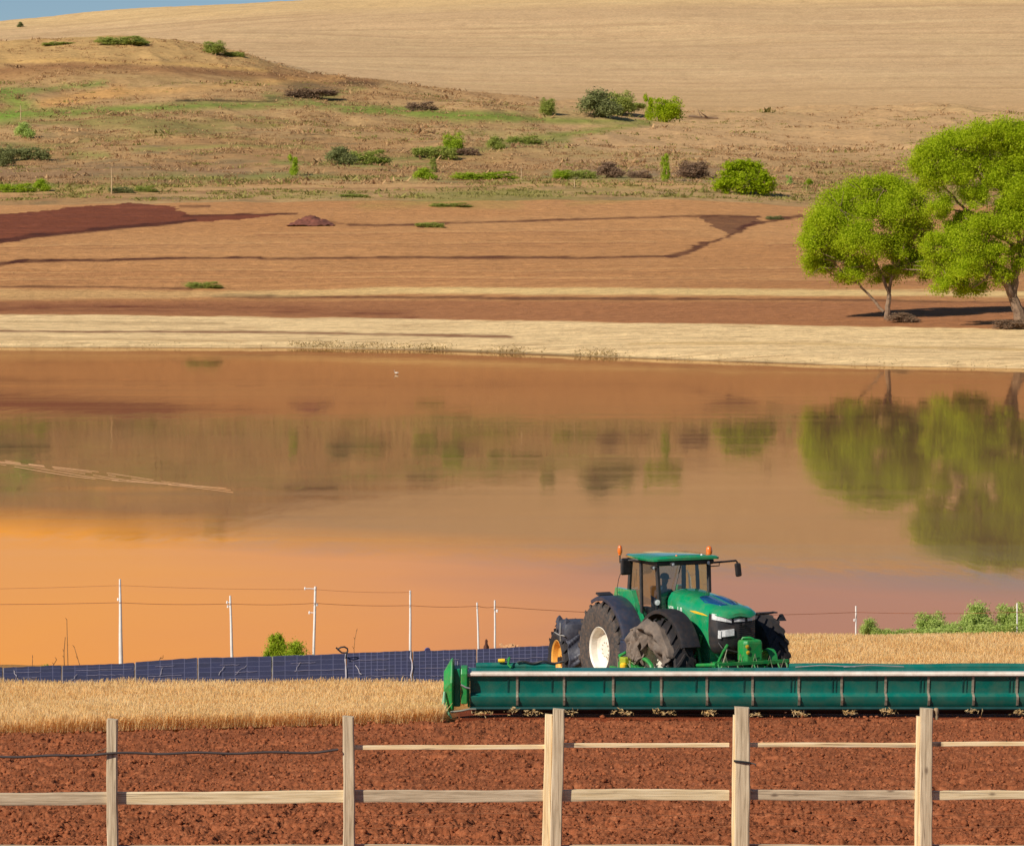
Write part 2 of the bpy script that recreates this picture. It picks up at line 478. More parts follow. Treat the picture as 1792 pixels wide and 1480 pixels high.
# fields between hills and lake
lay(near * band(316, [(0, 345), (500, 326), (1200, 328), (1400, 338), (1800, 338)], 5) * 0.5, C(206, 156, 108))
for pts, w, a in [([(490, 345), (560, 342), (620, 344)], 7, .55), ([(640, 360), (760, 352), (900, 358)], 9, .5), ([(690, 344), (800, 340), (1000, 332), (1120, 330)], 4, .5),
                  ([(1000, 358), (1130, 346), (1250, 340)], 4, .35), ([(330, 498), (380, 500)], 5, .5)]:
    lay(near * line(pts, w, w * 0.8) * a * (0.7 + 0.6 * mott), C(146, 142, 74))
RED = C(118, 62, 46); RED2 = C(84, 46, 36)
lay(near * poly([(-300, 392), (0, 376), (110, 364), (225, 355), (300, 362), (330, 376), (420, 374), (510, 375), (440, 382), (330, 390), (170, 404), (60, 416), (0, 424), (-300, 450)]) * 0.95, RED)
lay(near * poly([(-300, 392), (0, 380), (225, 358), (300, 366), (330, 378), (60, 414), (0, 422), (-300, 446)]) * step(stri, 0, .5) * 0.6, C(144, 82, 60))
ditch = [([(-300, 440), (0, 422), (60, 413), (150, 405), (260, 394), (340, 386)], 4, .85), ([(320, 378), (420, 375), (520, 374)], 2.6, .8), ([(310, 361), (370, 362)], 2.2, .7),
         ([(-200, 466), (0, 461), (60, 456), (190, 455), (330, 452), (455, 451)], 3.2, .85), ([(455, 453), (700, 450), (1000, 451), (1180, 448)], 2.2, .75),
         ([(1170, 448), (1215, 436), (1262, 416), (1310, 396), (1345, 386), (1400, 378)], 4.2, .85), ([(610, 394), (700, 394), (830, 389), (1000, 384), (1130, 380), (1250, 378), (1330, 380)], 2.4, .8),
         ([(-200, 501), (0, 501), (150, 502), (340, 506)], 1.5, .7), ([(380, 518), (700, 520), (1000, 522), (1400, 524), (1792, 530)], 3.2, .65), ([(600, 392), (560, 388)], 2, .5)]
for pts, w, a in ditch:
    lay(near * line(pts, w * 1.15, 1.2) * min(1, a * 1.1) * (0.75 + 0.35 * np.clip(nf + .5, 0, 1)), RED2)
lay(near * poly([(1225, 380), (1330, 377), (1320, 392), (1270, 410), (1255, 400)]) * 0.8, C(104, 66, 50))
lay(near * band([(0, 506), (400, 510), (700, 503), (1200, 505), (1792, 509)], [(0, 524), (400, 520), (700, 514), (1200, 516), (1792, 520)], 2) * (0.35 + 0.5 * step(px_, 300, 800)), C(224, 188, 132))
lay(near * band([(0, 526), (600, 526), (1792, 530)], [(0, 549), (600, 556), (1000, 562), (1500, 570), (1792, 575)], 2) * 0.85, C(162, 106, 72))
lay(near * line([(-100, 535), (0, 536), (130, 538), (300, 540), (500, 545), (720, 551)], 8, 5) * (0.45 + 0.7 * mott), C(112, 58, 42))
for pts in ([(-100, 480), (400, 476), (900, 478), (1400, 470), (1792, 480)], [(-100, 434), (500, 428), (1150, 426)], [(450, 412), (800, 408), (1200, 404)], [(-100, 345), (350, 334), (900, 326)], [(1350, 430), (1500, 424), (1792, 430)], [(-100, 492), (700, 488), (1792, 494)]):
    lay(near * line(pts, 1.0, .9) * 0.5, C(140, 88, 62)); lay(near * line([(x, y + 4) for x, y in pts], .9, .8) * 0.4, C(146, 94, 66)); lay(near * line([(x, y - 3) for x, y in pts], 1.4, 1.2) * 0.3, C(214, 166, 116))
# straw bank above the water
BANK = near * step(py_, cur([(0, 550), (600, 557), (1000, 563), (1500, 571), (1792, 576)])(px_) - 1, cur([(0, 550), (600, 557), (1000, 563), (1500, 571), (1792, 576)])(px_) + 1)
lay(BANK, C(243, 205, 156)); lay(BANK * step(fbm(XG / 14, DG / 1.5, 61, 4), -0.1, 0.5) * 0.55, C(196, 158, 116)); lay(BANK * step(fbm(XG / 3, DG / 2.5, 62, 4), 0.1, 0.6) * 0.5, C(176, 136, 96))
lay(BANK * line([(-100, 578), (0, 579), (400, 581), (700, 585), (900, 589)], 2.6, 1.4) * 0.85, C(132, 84, 60))
lay(BANK * line([(-100, 563), (150, 564), (400, 566)], 2.2, 1.5) * 0.5, C(160, 124, 86))
lay(BANK * line([(-100, 592), (300, 595), (560, 596)], 1.6, 1.2) * 0.5, C(186, 144, 96))
lay(BANK * line([(1100, 602), (1350, 600), (1500, 603), (1600, 608), (1792, 612)], 2.6, 1.8) * 0.6, C(196, 154, 96))
shore_y = SHORE(px_)
lay(BANK * step(py_, shore_y - 5, shore_y - 1) * (0.3 + 0.5 * step(px_, 500, 800)) * (1 - step(px_, 1300, 1600)), C(116, 88, 54))
lay(((UG < 1.04) * 1.0), C(120, 76, 50))
# far slope
lay(far, C(206, 168, 130)); lay(far * step(fbm(XG / 300, DG / 40, 70, 4), -0.3, 0.5) * 0.6, C(190, 154, 118))
lay(far * (1 - step(py_, cur([(0, 52), (530, 22), (1000, 10), (1792, 4)])(px_) - 8, cur([(0, 52), (530, 22), (1000, 10), (1792, 4)])(px_) + 8)) * 0.7, C(216, 178, 128))
lay(far * step(fbm(XG / 220, DG / 9, 73, 3), 0.0, 0.6) * 0.5, C(172, 136, 102)); lay(far * step(fbm(XG / 90, DG / 4, 74, 3), 0.1, 0.6) * 0.4, C(224, 192, 146)); lay(far * step(fbm(XG / 8, DG / 8, 75, 3), 0.0, 0.6) * 0.35, C(176, 140, 104))
lay(far * step(py_, 130, 190) * 0.5, C(192, 150, 106))

verts = np.stack([XG, DG, ZG], -1).reshape(-1, 3)
me = np_mesh('hills', verts, grid_faces(*DG.shape), True)
ca = me.color_attributes.new('field', 'FLOAT_COLOR', 'POINT')
ca.data.foreach_set('color', np.concatenate([col.reshape(-1, 3), np.ones((len(verts), 1))], 1).astype(np.float32).ravel())

def earth_mat(name, attr, speck, speck_amt, bump):
    m, nt, p, out = new_mat(name)
    a = N(nt, 'ShaderNodeVertexColor'); a.layer_name = attr
    tc = N(nt, 'ShaderNodeTexCoord')
    n1 = N(nt, 'ShaderNodeTexNoise', Scale=speck, Detail=6.0, Roughness=0.75)
    nt.links.new(tc.outputs['Object'], n1.inputs['Vector'])
    r = ramp(nt, [(0.25, 1 - speck_amt), (0.75, 1 + speck_amt)])
    r = N(nt, 'ShaderNodeMapRange'); r.inputs['From Min'].default_value = 0.28; r.inputs['From Max'].default_value = 0.72
    r.inputs['To Min'].default_value = 1 - speck_amt; r.inputs['To Max'].default_value = 1 + speck_amt
    nt.links.new(n1.outputs['Fac'], r.inputs['Value'])
    mp = N(nt, 'ShaderNodeMapping'); mp.inputs['Scale'].default_value = (0.03, 0.45, 0.45)
    nt.links.new(tc.outputs['Object'], mp.inputs['Vector'])
    n2 = N(nt, 'ShaderNodeTexNoise', Scale=1.0, Detail=5.0, Roughness=0.7)
    nt.links.new(mp.outputs['Vector'], n2.inputs['Vector'])
    r2 = N(nt, 'ShaderNodeMapRange'); r2.inputs['From Min'].default_value = 0.3; r2.inputs['From Max'].default_value = 0.7
    r2.inputs['To Min'].default_value = 0.9; r2.inputs['To Max'].default_value = 1.1
    nt.links.new(n2.outputs['Fac'], r2.inputs['Value'])
    mm = N(nt, 'ShaderNodeMath', operation='MULTIPLY')
    nt.links.new(r.outputs['Result'], mm.inputs[0]); nt.links.new(r2.outputs['Result'], mm.inputs[1])
    vm = N(nt, 'ShaderNodeVectorMath', operation='SCALE')
    nt.links.new(a.outputs['Color'], vm.inputs[0]); nt.links.new(mm.outputs[0], vm.inputs['Scale'])
    nt.links.new(vm.outputs['Vector'], p.inputs['Base Color'])
    p.inputs['Roughness'].default_value = 0.95; p.inputs['Specular IOR Level'].default_value = 0.1
    b = N(nt, 'ShaderNodeBump', Strength=0.8, Distance=bump)
    nt.links.new(n1.outputs['Fac'], b.inputs['Height']); nt.links.new(b.outputs['Normal'], p.inputs['Normal'])
    return m
tag(link('hills', me, earth_mat('dry_hill_fields', 'field', 0.55, 0.28, 0.6)), kind='structure')

# ------------------------------------------------------------------ lake
wm, nt, p, out = new_mat('muddy_water')
tc = N(nt, 'ShaderNodeTexCoord'); sx = N(nt, 'ShaderNodeSeparateXYZ')
nt.links.new(tc.outputs['Object'], sx.inputs[0])
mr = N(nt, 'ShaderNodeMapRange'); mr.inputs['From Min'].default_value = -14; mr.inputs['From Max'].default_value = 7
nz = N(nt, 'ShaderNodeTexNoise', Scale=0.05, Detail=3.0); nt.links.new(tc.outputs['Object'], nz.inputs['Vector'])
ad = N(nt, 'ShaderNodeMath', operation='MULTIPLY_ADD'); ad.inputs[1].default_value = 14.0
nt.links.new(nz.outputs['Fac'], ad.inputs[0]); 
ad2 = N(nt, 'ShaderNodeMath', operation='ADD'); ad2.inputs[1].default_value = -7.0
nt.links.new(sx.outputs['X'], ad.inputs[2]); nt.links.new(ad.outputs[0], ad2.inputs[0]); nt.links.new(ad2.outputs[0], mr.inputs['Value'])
mud_sky = ramp(nt, [(0.0, (0.97, 0.345, 0.02)), (0.5, (0.84, 0.29, 0.05)), (1.0, (0.50, 0.18, 0.085))])  # orange to reddish sky reflection painted into the muddy water colour
ymr = N(nt, 'ShaderNodeMapRange'); ymr.inputs['From Min'].default_value = 135; ymr.inputs['From Max'].default_value = 151  # painted sky colour begins where the hill crest's reflection ends
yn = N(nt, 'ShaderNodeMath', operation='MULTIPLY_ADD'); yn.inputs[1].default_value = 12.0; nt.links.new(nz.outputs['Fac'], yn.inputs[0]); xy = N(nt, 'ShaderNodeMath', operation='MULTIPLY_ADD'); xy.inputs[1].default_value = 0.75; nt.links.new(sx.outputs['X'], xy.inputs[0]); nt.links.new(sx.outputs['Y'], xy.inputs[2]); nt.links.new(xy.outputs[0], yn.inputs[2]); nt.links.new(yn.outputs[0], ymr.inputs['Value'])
deep = N(nt, 'ShaderNodeMix', data_type='RGBA'); nt.links.new(ymr.outputs['Result'], deep.inputs['Factor']); nt.links.new(mud_sky.outputs['Color'], deep.inputs['A']); deep.inputs['B'].default_value = (0.215, 0.108, 0.068, 1)  # plain brown beyond the reflected crest line
nt.links.new(mr.outputs['Result'], mud_sky.inputs['Fac'])
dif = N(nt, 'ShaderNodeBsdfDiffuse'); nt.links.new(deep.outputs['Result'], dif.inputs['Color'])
gl = N(nt, 'ShaderNodeBsdfGlossy'); gl.inputs['Color'].default_value = (0.95, 0.80, 0.60, 1)
mp = N(nt, 'ShaderNodeMapping'); mp.inputs['Scale'].default_value = (0.012, 0.25, 1)
nt.links.new(tc.outputs['Object'], mp.inputs['Vector'])
n4 = N(nt, 'ShaderNodeTexNoise', Scale=1.0, Detail=4.0); nt.links.new(mp.outputs['Vector'], n4.inputs['Vector'])
rr = N(nt, 'ShaderNodeMapRange'); rr.inputs['From Min'].default_value = 0.35; rr.inputs['From Max'].default_value = 0.7
rr.inputs['To Min'].default_value = 0.025; rr.inputs['To Max'].default_value = 0.06
nt.links.new(n4.outputs['Fac'], rr.inputs['Value']); nt.links.new(rr.outputs['Result'], gl.inputs['Roughness'])
mp2 = N(nt, 'ShaderNodeMapping'); mp2.inputs['Scale'].default_value = (0.5, 0.09, 1)
nt.links.new(tc.outputs['Object'], mp2.inputs['Vector'])
n5 = N(nt, 'ShaderNodeTexNoise', Scale=1.0, Detail=3.0); nt.links.new(mp2.outputs['Vector'], n5.inputs['Vector'])
bp = N(nt, 'ShaderNodeBump', Strength=0.4, Distance=0.02); nt.links.new(n5.outputs['Fac'], bp.inputs['Height'])
nt.links.new(bp.outputs['Normal'], gl.inputs['Normal'])
fr = N(nt, 'ShaderNodeFresnel', IOR=1.055); fr2 = N(nt, 'ShaderNodeFresnel', IOR=1.24)  # true reflection weakened where the sky's orange is painted
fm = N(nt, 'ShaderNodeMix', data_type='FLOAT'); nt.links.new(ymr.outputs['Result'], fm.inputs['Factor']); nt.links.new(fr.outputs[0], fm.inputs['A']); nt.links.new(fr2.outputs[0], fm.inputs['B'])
mx = N(nt, 'ShaderNodeMixShader')
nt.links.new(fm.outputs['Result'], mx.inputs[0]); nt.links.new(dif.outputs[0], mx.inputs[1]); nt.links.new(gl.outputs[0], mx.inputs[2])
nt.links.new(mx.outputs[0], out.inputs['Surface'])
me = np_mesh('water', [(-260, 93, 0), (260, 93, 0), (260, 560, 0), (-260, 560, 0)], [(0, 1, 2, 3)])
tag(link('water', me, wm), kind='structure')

# ------------------------------------------------------------------ near field
ZL = [(20, 6.9), (40, 4.4), (45, 3.70), (48, 3.27), (52, 2.93), (60, 2.42), (72, 1.54), (78, 1.15), (79.2, 1.02), (81, 0.9), (84, 0.78), (88, 0.62), (92, 0.46), (95, 0.3), (98, 0.02), (104, -0.8), (115, -1.6), (140, -2.5)]
ZR = [(20, 6.9), (40, 4.4), (45, 3.70), (48, 3.27), (52, 2.93), (60, 2.42), (72, 1.54), (78, 1.15), (79.2, 1.02), (81, 0.9), (84, 0.78), (92, 0.66), (99, 0.55), (102, 0.3), (105, -0.1), (110, -0.9), (120, -1.6), (140, -2.5)]
def zg(x, D):
    D = np.asarray(D, float); px = np.asarray(x, float) / D * F + W0 / 2
    a = np.interp(D, *zip(*ZL)); b = np.interp(D, *zip(*ZR))
    t = np.clip((px - 1000) / 350.0, 0, 1); t = t * t * (3 - 2 * t)
    return a + (b - a) * t
def edge_D(px):
    return np.interp(px, [-400, 0, 780, 820, 2400], [72.0, 74.2, 77.6, 78.4, 78.4])
# coarse sheet under everything
Dn = np.concatenate([np.linspace(14, 70, 60), np.linspace(70.5, 112, 140), np.linspace(113, 140, 12)]); Pn = np.linspace(-2600, 4400, 260)
DN, PN = np.meshgrid(Dn, Pn, indexing='ij'); XN = (PN - W0 / 2) / F * DN
soil = DN < edge_D(PN) + 0.6
inside = (PN > -850) & (PN < 2640) & (DN > 37.5)
ZN = zg(XN, DN) + 0.03 * fbm(XN / 0.8, DN / 0.8, 8, 3) - np.where(soil & inside, 0.35, 0.0)
cn = np.zeros(DN.shape + (3,)); cn[:] = lin(178, 132, 76, 0.9)
cn[soil | ((DN < 82) & (PN > 800))] = lin(118, 58, 34)
lush = step(fbm(XN / 2.5, DN / 2.0, 81, 3), -0.1, 0.4) * (DN > 97) * (PN > 1200)
cn = cn * (1 - 0.7 * lush[..., None]) + np.array(lin(128, 126, 66)) * 0.7 * lush[..., None]
wet = step(-ZN, -0.12, 0.05)[..., None]
cn = cn * (1 - wet) + np.array(lin(112, 70, 44)) * wet
v = np.stack([XN, DN, ZN], -1).reshape(-1, 3)
me = np_mesh('ground', v, grid_faces(*DN.shape), True)
ca = me.color_attributes.new('field', 'FLOAT_COLOR', 'POINT')
ca.data.foreach_set('color', np.concatenate([cn.reshape(-1, 3), np.ones((len(v), 1))], 1).astype(np.float32).ravel())
tag(link('ground', me, earth_mat('near_field_earth', 'field', 9.0, 0.3, 0.05)), kind='structure')

# ploughed soil: real clods and hollows
rows = 560
Pp = np.concatenate([np.linspace(-900, -70, 180, endpoint=False), np.linspace(-70, 1860, 1060, endpoint=False), np.linspace(1860, 2700, 180)])
t = np.linspace(0, 1, rows)
yy0 = HOR + (CAMZ - zg(0, 37.0)) / 37.0 * F
Ds_ = np.interp(np.linspace(0, 1, rows), np.linspace(0, 1, 200), 1 / np.linspace(1 / 37.0, 1 / 79.5, 200))
DS, PS = np.meshgrid(Ds_, Pp, indexing='ij')
eD = edge_D(PS) + 0.35 * fbm(PS / 25.0, PS * 0, 44, 3)
DS = 37.0 + (DS - 37.0) * (eD - 37.0) / (79.5 - 37.0)
XS = (PS - W0 / 2) / F * DS
def clods(x, d):
    a = fbm(x / 0.34, d / 0.40, 101, 2)
    b = 1 - np.abs(fbm(x / 0.15, d / 0.20, 131, 4, 0.62))
    c = fbm(x / 1.1, d / 0.9, 151, 3)
    w = fbm(x / 3.5, d / 1.2, 171, 2)
    f = fbm(x / 0.055, d / 0.09, 181, 2)
    pit = np.clip(fbm(x / 0.5, d / 0.42, 191, 3) - 0.30, 0, 1)
    return 0.055 * a + 0.11 * (b - 0.8) + 0.06 * c + 0.05 * w + 0.022 * f - 0.55 * pit
ed = np.clip((eD - DS) / 0.7, 0, 1)
ZS = zg(XS, DS) + clods(XS, DS) * (0.35 + 0.65 * ed) * (0.75 + 0.5 * np.clip((60 - DS) / 15, 0, 1)) - (1 - ed) ** 2 * 0.12
v = np.stack([XS, DS, ZS], -1).reshape(-1, 3)
me = np_mesh('ploughed_soil', v, grid_faces(*DS.shape), False)
sm_, nt, p, out = new_mat('red_ploughed_soil')
tc = N(nt, 'ShaderNodeTexCoord')
n1 = N(nt, 'ShaderNodeTexNoise', Scale=6.0, Detail=9.0, Roughness=0.72); nt.links.new(tc.outputs['Object'], n1.inputs['Vector'])
n2 = N(nt, 'ShaderNodeTexNoise', Scale=0.45, Detail=4.0); nt.links.new(tc.outputs['Object'], n2.inputs['Vector'])
r1 = ramp(nt, [(0.25, lin(106, 61, 41)), (0.5, lin(147, 85, 54)), (0.78, lin(184, 120, 83))])
nt.links.new(n1.outputs['Fac'], r1.inputs['Fac'])
r2 = N(nt, 'ShaderNodeMapRange'); r2.inputs['From Min'].default_value = .3; r2.inputs['From Max'].default_value = .7; r2.inputs['To Min'].default_value = 0.86; r2.inputs['To Max'].default_value = 1.14
nt.links.new(n2.outputs['Fac'], r2.inputs['Value'])
vm = N(nt, 'ShaderNodeVectorMath', operation='SCALE'); nt.links.new(r1.outputs['Color'], vm.inputs[0]); nt.links.new(r2.outputs['Result'], vm.inputs['Scale'])
nt.links.new(vm.outputs['Vector'], p.inputs['Base Color'])
p.inputs['Roughness'].default_value = 1.0; p.inputs['Specular IOR Level'].default_value = 0.05
b = N(nt, 'ShaderNodeBump', Strength=0.9, Distance=0.03)
n3 = N(nt, 'ShaderNodeTexNoise', Scale=22.0, Detail=6.0, Roughness=0.7); nt.links.new(tc.outputs['Object'], n3.inputs['Vector'])
nt.links.new(n3.outputs['Fac'], b.inputs['Height']); nt.links.new(b.outputs['Normal'], p.inputs['Normal'])
SOILM = sm_
tag(link('ploughed_soil', me, SOILM), kind='structure')

# loose clods lying on the soil
ico = np.array([(0, 0, -1), (.72, -.53, -.45), (-.28, -.85, -.45), (-.89, 0, -.45), (-.28, .85, -.45), (.72, .53, -.45), (.28, -.85, .45), (-.72, -.53, .45), (-.72, .53, .45), (.28, .85, .45), (.89, 0, .45), (0, 0, 1)])
icf = np.array([(0, 1, 2), (1, 0, 5), (0, 2, 3), (0, 3, 4), (0, 4, 5), (1, 5, 10), (2, 1, 6), (3, 2, 7), (4, 3, 8), (5, 4, 9), (1, 10, 6), (2, 6, 7), (3, 7, 8), (4, 8, 9), (5, 9, 10), (6, 10, 11), (7, 6, 11), (8, 7, 11), (9, 8, 11), (10, 9, 11)])
n = 26000
dd = RNG.uniform(43, 78.3, n); pp = RNG.uniform(-120, 1920, n)
keep = dd < edge_D(pp) + 0.1; dd = dd[keep]; pp = pp[keep]; n = len(dd)
xx = (pp - W0 / 2) / F * dd
s = np.clip(RNG.lognormal(-3.95, 0.45, n), 0.008, 0.06)
zz = zg(xx, dd) + clods(xx, dd) * (0.75 + 0.5 * np.clip((60 - dd) / 15, 0, 1)) + s * 0.2
vv = ico[None] * s[:, None, None] * RNG.uniform(0.6, 1.35, (n, 12, 1)) * np.array([1.25, 1, .8])
ang = RNG.uniform(0, 6.28, n); ca_, sa_ = np.cos(ang)[:, None], np.sin(ang)[:, None]
vx = vv[..., 0] * ca_ - vv[..., 1] * sa_; vy = vv[..., 0] * sa_ + vv[..., 1] * ca_
vv = np.stack([vx + xx[:, None], vy + dd[:, None], vv[..., 2] + zz[:, None]], -1).reshape(-1, 3)
ff = (icf[None] + (np.arange(n) * 12)[:, None, None]).reshape(-1, 3)
tag(link('soil_clods', np_mesh('soil_clods', vv, ff), SOILM), 'loose red clods scattered over the ploughed soil behind the fence', 'soil clods', kind='stuff')

# ------------------------------------------------------------------ dry wheat
def blades(name, D, px, hgt, wid, m, label, seed, kindcat='wheat', lean=0.22):
    g = np.random.default_rng(seed)
    n = len(D); x = (px - W0 / 2) / F * D; z = zg(x, D) - 0.03
    h = hgt * g.uniform(0.65, 1.15, n); a = g.uniform(0, 6.28, n); le = h * g.normal(0.0, lean, n)
    le2 = h * g.normal(0.0, lean, n)
    w = wid * g.uniform(0.6, 1.4, n); ux, uy = np.cos(a) * w, np.sin(a) * w
    b = np.stack([x, D, z], -1); t = b + np.stack([le + 0.06 * h, le2, h], -1); m_ = b + (t - b) * 0.62 - np.stack([le, le2, h * 0], -1) * 0.12
    o = np.stack([ux, uy, 0 * ux], -1)
    V = np.stack([b - o * .4, b + o * .4, m_ + o * .35, m_ - o * .35, m_ - o * .7, m_ + o * .7, t + o * .5, t - o * .5], 1).reshape(-1, 3)
    i = np.arange(n)[:, None] * 8
    Fc = np.concatenate([i + np.array([[0, 1, 2, 3]]), i + np.array([[4, 5, 6, 7]])], 0)
    return tag(link(name, np_mesh(name, V, Fc), m), label, kindcat, kind='stuff')
WHEAT = leafy('dry_wheat', lin(232, 192, 124), lin(246, 212, 150), lin(252, 228, 178), 0.55)
n = 165000
px = np.where(RNG.uniform(0, 1, n) < .8, RNG.uniform(-120, 860, n), RNG.uniform(-800, -120, n)); D = RNG.uniform(0, 1, n) ** 1.2
D = edge_D(px) - 0.1 + D * (87.2 - edge_D(px))
patch = fbm((px - 896) / F * D / 1.6, D / 1.0, 201, 3)
hh = np.interp(D, [74, 79, 84, 87], [.33, .33, .33, .32]) * (1 + 0.25 * patch)
k = ~((px > 775) & (D < 83.0)); 
blades('wheat', D[k], px[k], hh[k], 0.0095, WHEAT, 'standing golden wheat between the red soil and the dark blue panels', 21)
n = 150000
px = RNG.uniform(1180, 2100, n); D = 82.5 + RNG.uniform(0, 1, n) * 18.0
patch = fbm((px - 896) / F * D / 2.0, D / 1.4, 211, 3)
hh = np.interp(D, [82, 92, 100], [.34, .32, .26]) * (1 + 0.3 * patch)
k = (px > 1330) | (D > 88)
blades('wheat', D[k], px[k], hh[k], 0.010, WHEAT, 'standing golden wheat behind the long green header, right of the tractor', 22)

# dry scrub and grass tufts that roughen the hillside
def tufts(name, seed, n, urange, gate, size, m, label, cat, per=12):
    g = np.random.default_rng(seed)
    px = g.uniform(-150, 1950, n); u = g.uniform(urange[0], urange[1], n)
    i = np.clip(np.searchsorted(PXC, px), 0, len(PXC) - 1); j = np.clip(np.searchsorted(U, u), 0, len(U) - 1)
    x, y, z = XG[j, i], DG[j, i], ZG[j, i]; yy = YG2[j, i]
    k = gate(px, yy, x, y); x, y, z = x[k], y[k], z[k]; n = len(x)
    x = x + g.normal(0, .6, n); s = size * g.lognormal(0, 0.45, n)
    off = g.normal(0, 1.3, (n, per, 3)) * s[:, None, None]; off[..., 2] = 0
    c = (np.stack([x, y, z - .05], -1)[:, None] + off).reshape(-1, 3); k = len(c); ss = np.repeat(s, per) * g.uniform(.5, 1.25, k)
    a = g.uniform(0, 6.28, k); w = np.stack([np.cos(a), np.sin(a), 0 * a], -1) * (ss * .26)[:, None]
    tip = np.stack([g.normal(0, .7, k) * ss, g.normal(0, .7, k) * ss, ss * .8], -1)
    V = np.stack([c - w, c + w, c + tip * .75 + w * .8, c + tip], 1).reshape(-1, 3)
    return tag(link(name, np_mesh(name, V, np.arange(len(V)).reshape(-1, 4)), m), label, cat, kind='stuff')
SCRUB = leafy('dry_scrub', lin(150, 118, 86), lin(184, 146, 104), lin(212, 174, 126), 0.4)
GRASSM = leafy('hill_grass', lin(128, 122, 66), lin(152, 146, 80), lin(178, 164, 100), 0.4)
def hill_gate(px, y, x, d): return ((px < 950) | (y > 255) | (np.random.default_rng(4).uniform(0, 1, len(px)) < .3)) & ((fbm(x / 30.0, d / 24.0, 301, 3) + 0.2 * np.clip((y - 110) / 150, -1, 1)) > np.random.default_rng(1).uniform(-.35, .5, len(px)))
def green_gate(px, y, x, d): return (fbm(x / 26.0, d / 16.0, 311, 3) > np.random.default_rng(2).uniform(.0, .5, len(px))) & (y > 140)
tufts('dry_scrub', 5, 30000, (5.95, 9.1), hill_gate, 0.42, SCRUB, 'low dry brown scrub covering the hillside behind the brown field', 'scrub')
tufts('hill_grass', 6, 11000, (6.2, 8.6), green_gate, 0.42, GRASSM, 'green and olive grass tufts dotted over the hillside', 'grass')
tufts('field_weeds', 7, 4200, (5.72, 6.1), lambda px, y, x, d: fbm(x / 20., d / 9., 321, 3) > -0.1, 0.42, GRASSM, 'weeds along the upper edge of the brown field', 'weeds')

g_ = np.random.default_rng(71); n = 5200; px = np.concatenate([g_.uniform(480, 1080, n), g_.uniform(-100, 1900, 1500)])
D0s = CAMZ * F / (sm(SHORE, px) - HOR); D = D0s + 1.0 + np.abs(g_.normal(0, 5.0, len(px))); x = (px - W0 / 2) / F * D
k = (fbm(x / 5, x * 0 + D0s / 40, 333, 3) + .5) > g_.uniform(0.1, 1.1, len(x)); x = x[k]; D = D[k]; n = len(x); h = g_.uniform(.06, .22, n) * np.where((x > -30) & (x < 14), 1.2, .8); a = g_.uniform(0, 6.28, n)
c = np.stack([x, D, np.interp(D - D0s[k], [0, 7, 40], [-.03, .5, 1.2])], -1); w = np.stack([np.cos(a), np.sin(a), 0 * a], -1) * .06; tip = np.stack([g_.normal(0, .2, n), g_.normal(0, .2, n), h], -1)
V = np.stack([c - w, c + w, c + tip * .7 + w * .8, c + tip], 1).reshape(-1, 3)
tag(link('shore_grass', np_mesh('shore_grass', V, np.arange(4 * n).reshape(-1, 4)), leafy('shore_grass', lin(98, 84, 48), lin(136, 112, 66), lin(180, 150, 96), .3)), 'dry brown grass along the far water line', 'grass', kind='stuff')
# ------------------------------------------------------------------ foliage
def leaves(clumps, size, per, seed, sub=14, spread=0.34, flat=0.0):
    """leaf cards gathered into tufts spread over ellipsoids; clumps = (centre, radii, weight)"""
    g = np.random.default_rng(seed); V = []; 
    for c, r, wgt in clumps:
        c = np.array(c); r = np.array(r); ns = max(4, int(sub * wgt))
        d = g.normal(size=(ns, 3)); d /= np.linalg.norm(d, axis=1)[:, None]
        d[:, 2] = np.where(d[:, 2] < -0.55, -d[:, 2], d[:, 2])
        rad = g.uniform(0.35, 1.0, ns) ** 0.6
        tc = c + d * r * rad[:, None] * 0.92
        m = int(per * wgt / ns) + 1
        tr = spread * np.mean(r) * g.uniform(0.6, 1.4, ns)
        off = g.normal(size=(ns, m, 3)) * 0.60
        off[..., 2] *= 0.85
        pts = (tc[:, None] + off * tr[:, None, None]).reshape(-1, 3)
        k = len(pts)
        nrm = 0.6 * off.reshape(-1, 3) + 0.7 * g.normal(size=(k, 3)) + np.array([-0.15, -0.1, 0.3])
        nrm /= np.linalg.norm(nrm, axis=1)[:, None]
        t = np.cross(nrm, g.normal(size=(k, 3))); t /= np.linalg.norm(t, axis=1)[:, None]
        b = np.cross(nrm, t)
        s = size * g.uniform(0.55, 1.35, k)[:, None]
        V.append(np.stack([pts - t * s, pts - b * s * .42, pts + t * s, pts + b * s * .42], 1))
    V = np.concatenate(V).reshape(-1, 3)
    return V, np.arange(len(V)).reshape(-1, 4)

LEAF_TREE = leafy('spring_green_leaves', lin(138, 158, 26), lin(178, 196, 36), lin(208, 220, 66), 0.62)
LEAF_DARK = leafy('dark_scrub_leaves', lin(118, 122, 76), lin(144, 148, 94), lin(170, 172, 116), 0.5)
LEAF_OLIVE = leafy('olive_scrub_leaves', lin(138, 148, 70), lin(166, 174, 86), lin(190, 196, 106), 0.5)
LEAF_LIME = leafy('lime_shrub_leaves', lin(138, 160, 34), lin(168, 188, 52), lin(196, 212, 80), 0.5)
LEAF_DRY = leafy('dry_brush_twigs', lin(122, 98, 78), lin(148, 120, 96), lin(172, 144, 116), 0.3)
LEAF_SAGE = leafy('sage_green_leaves', lin(158, 176, 86), lin(186, 204, 112), lin(210, 222, 140), 0.5)
BARK = paint('grey_bark', lin(128, 104, 82), 0.9, var=0.45, scale=2.2, bump=0.6, bscale=5)

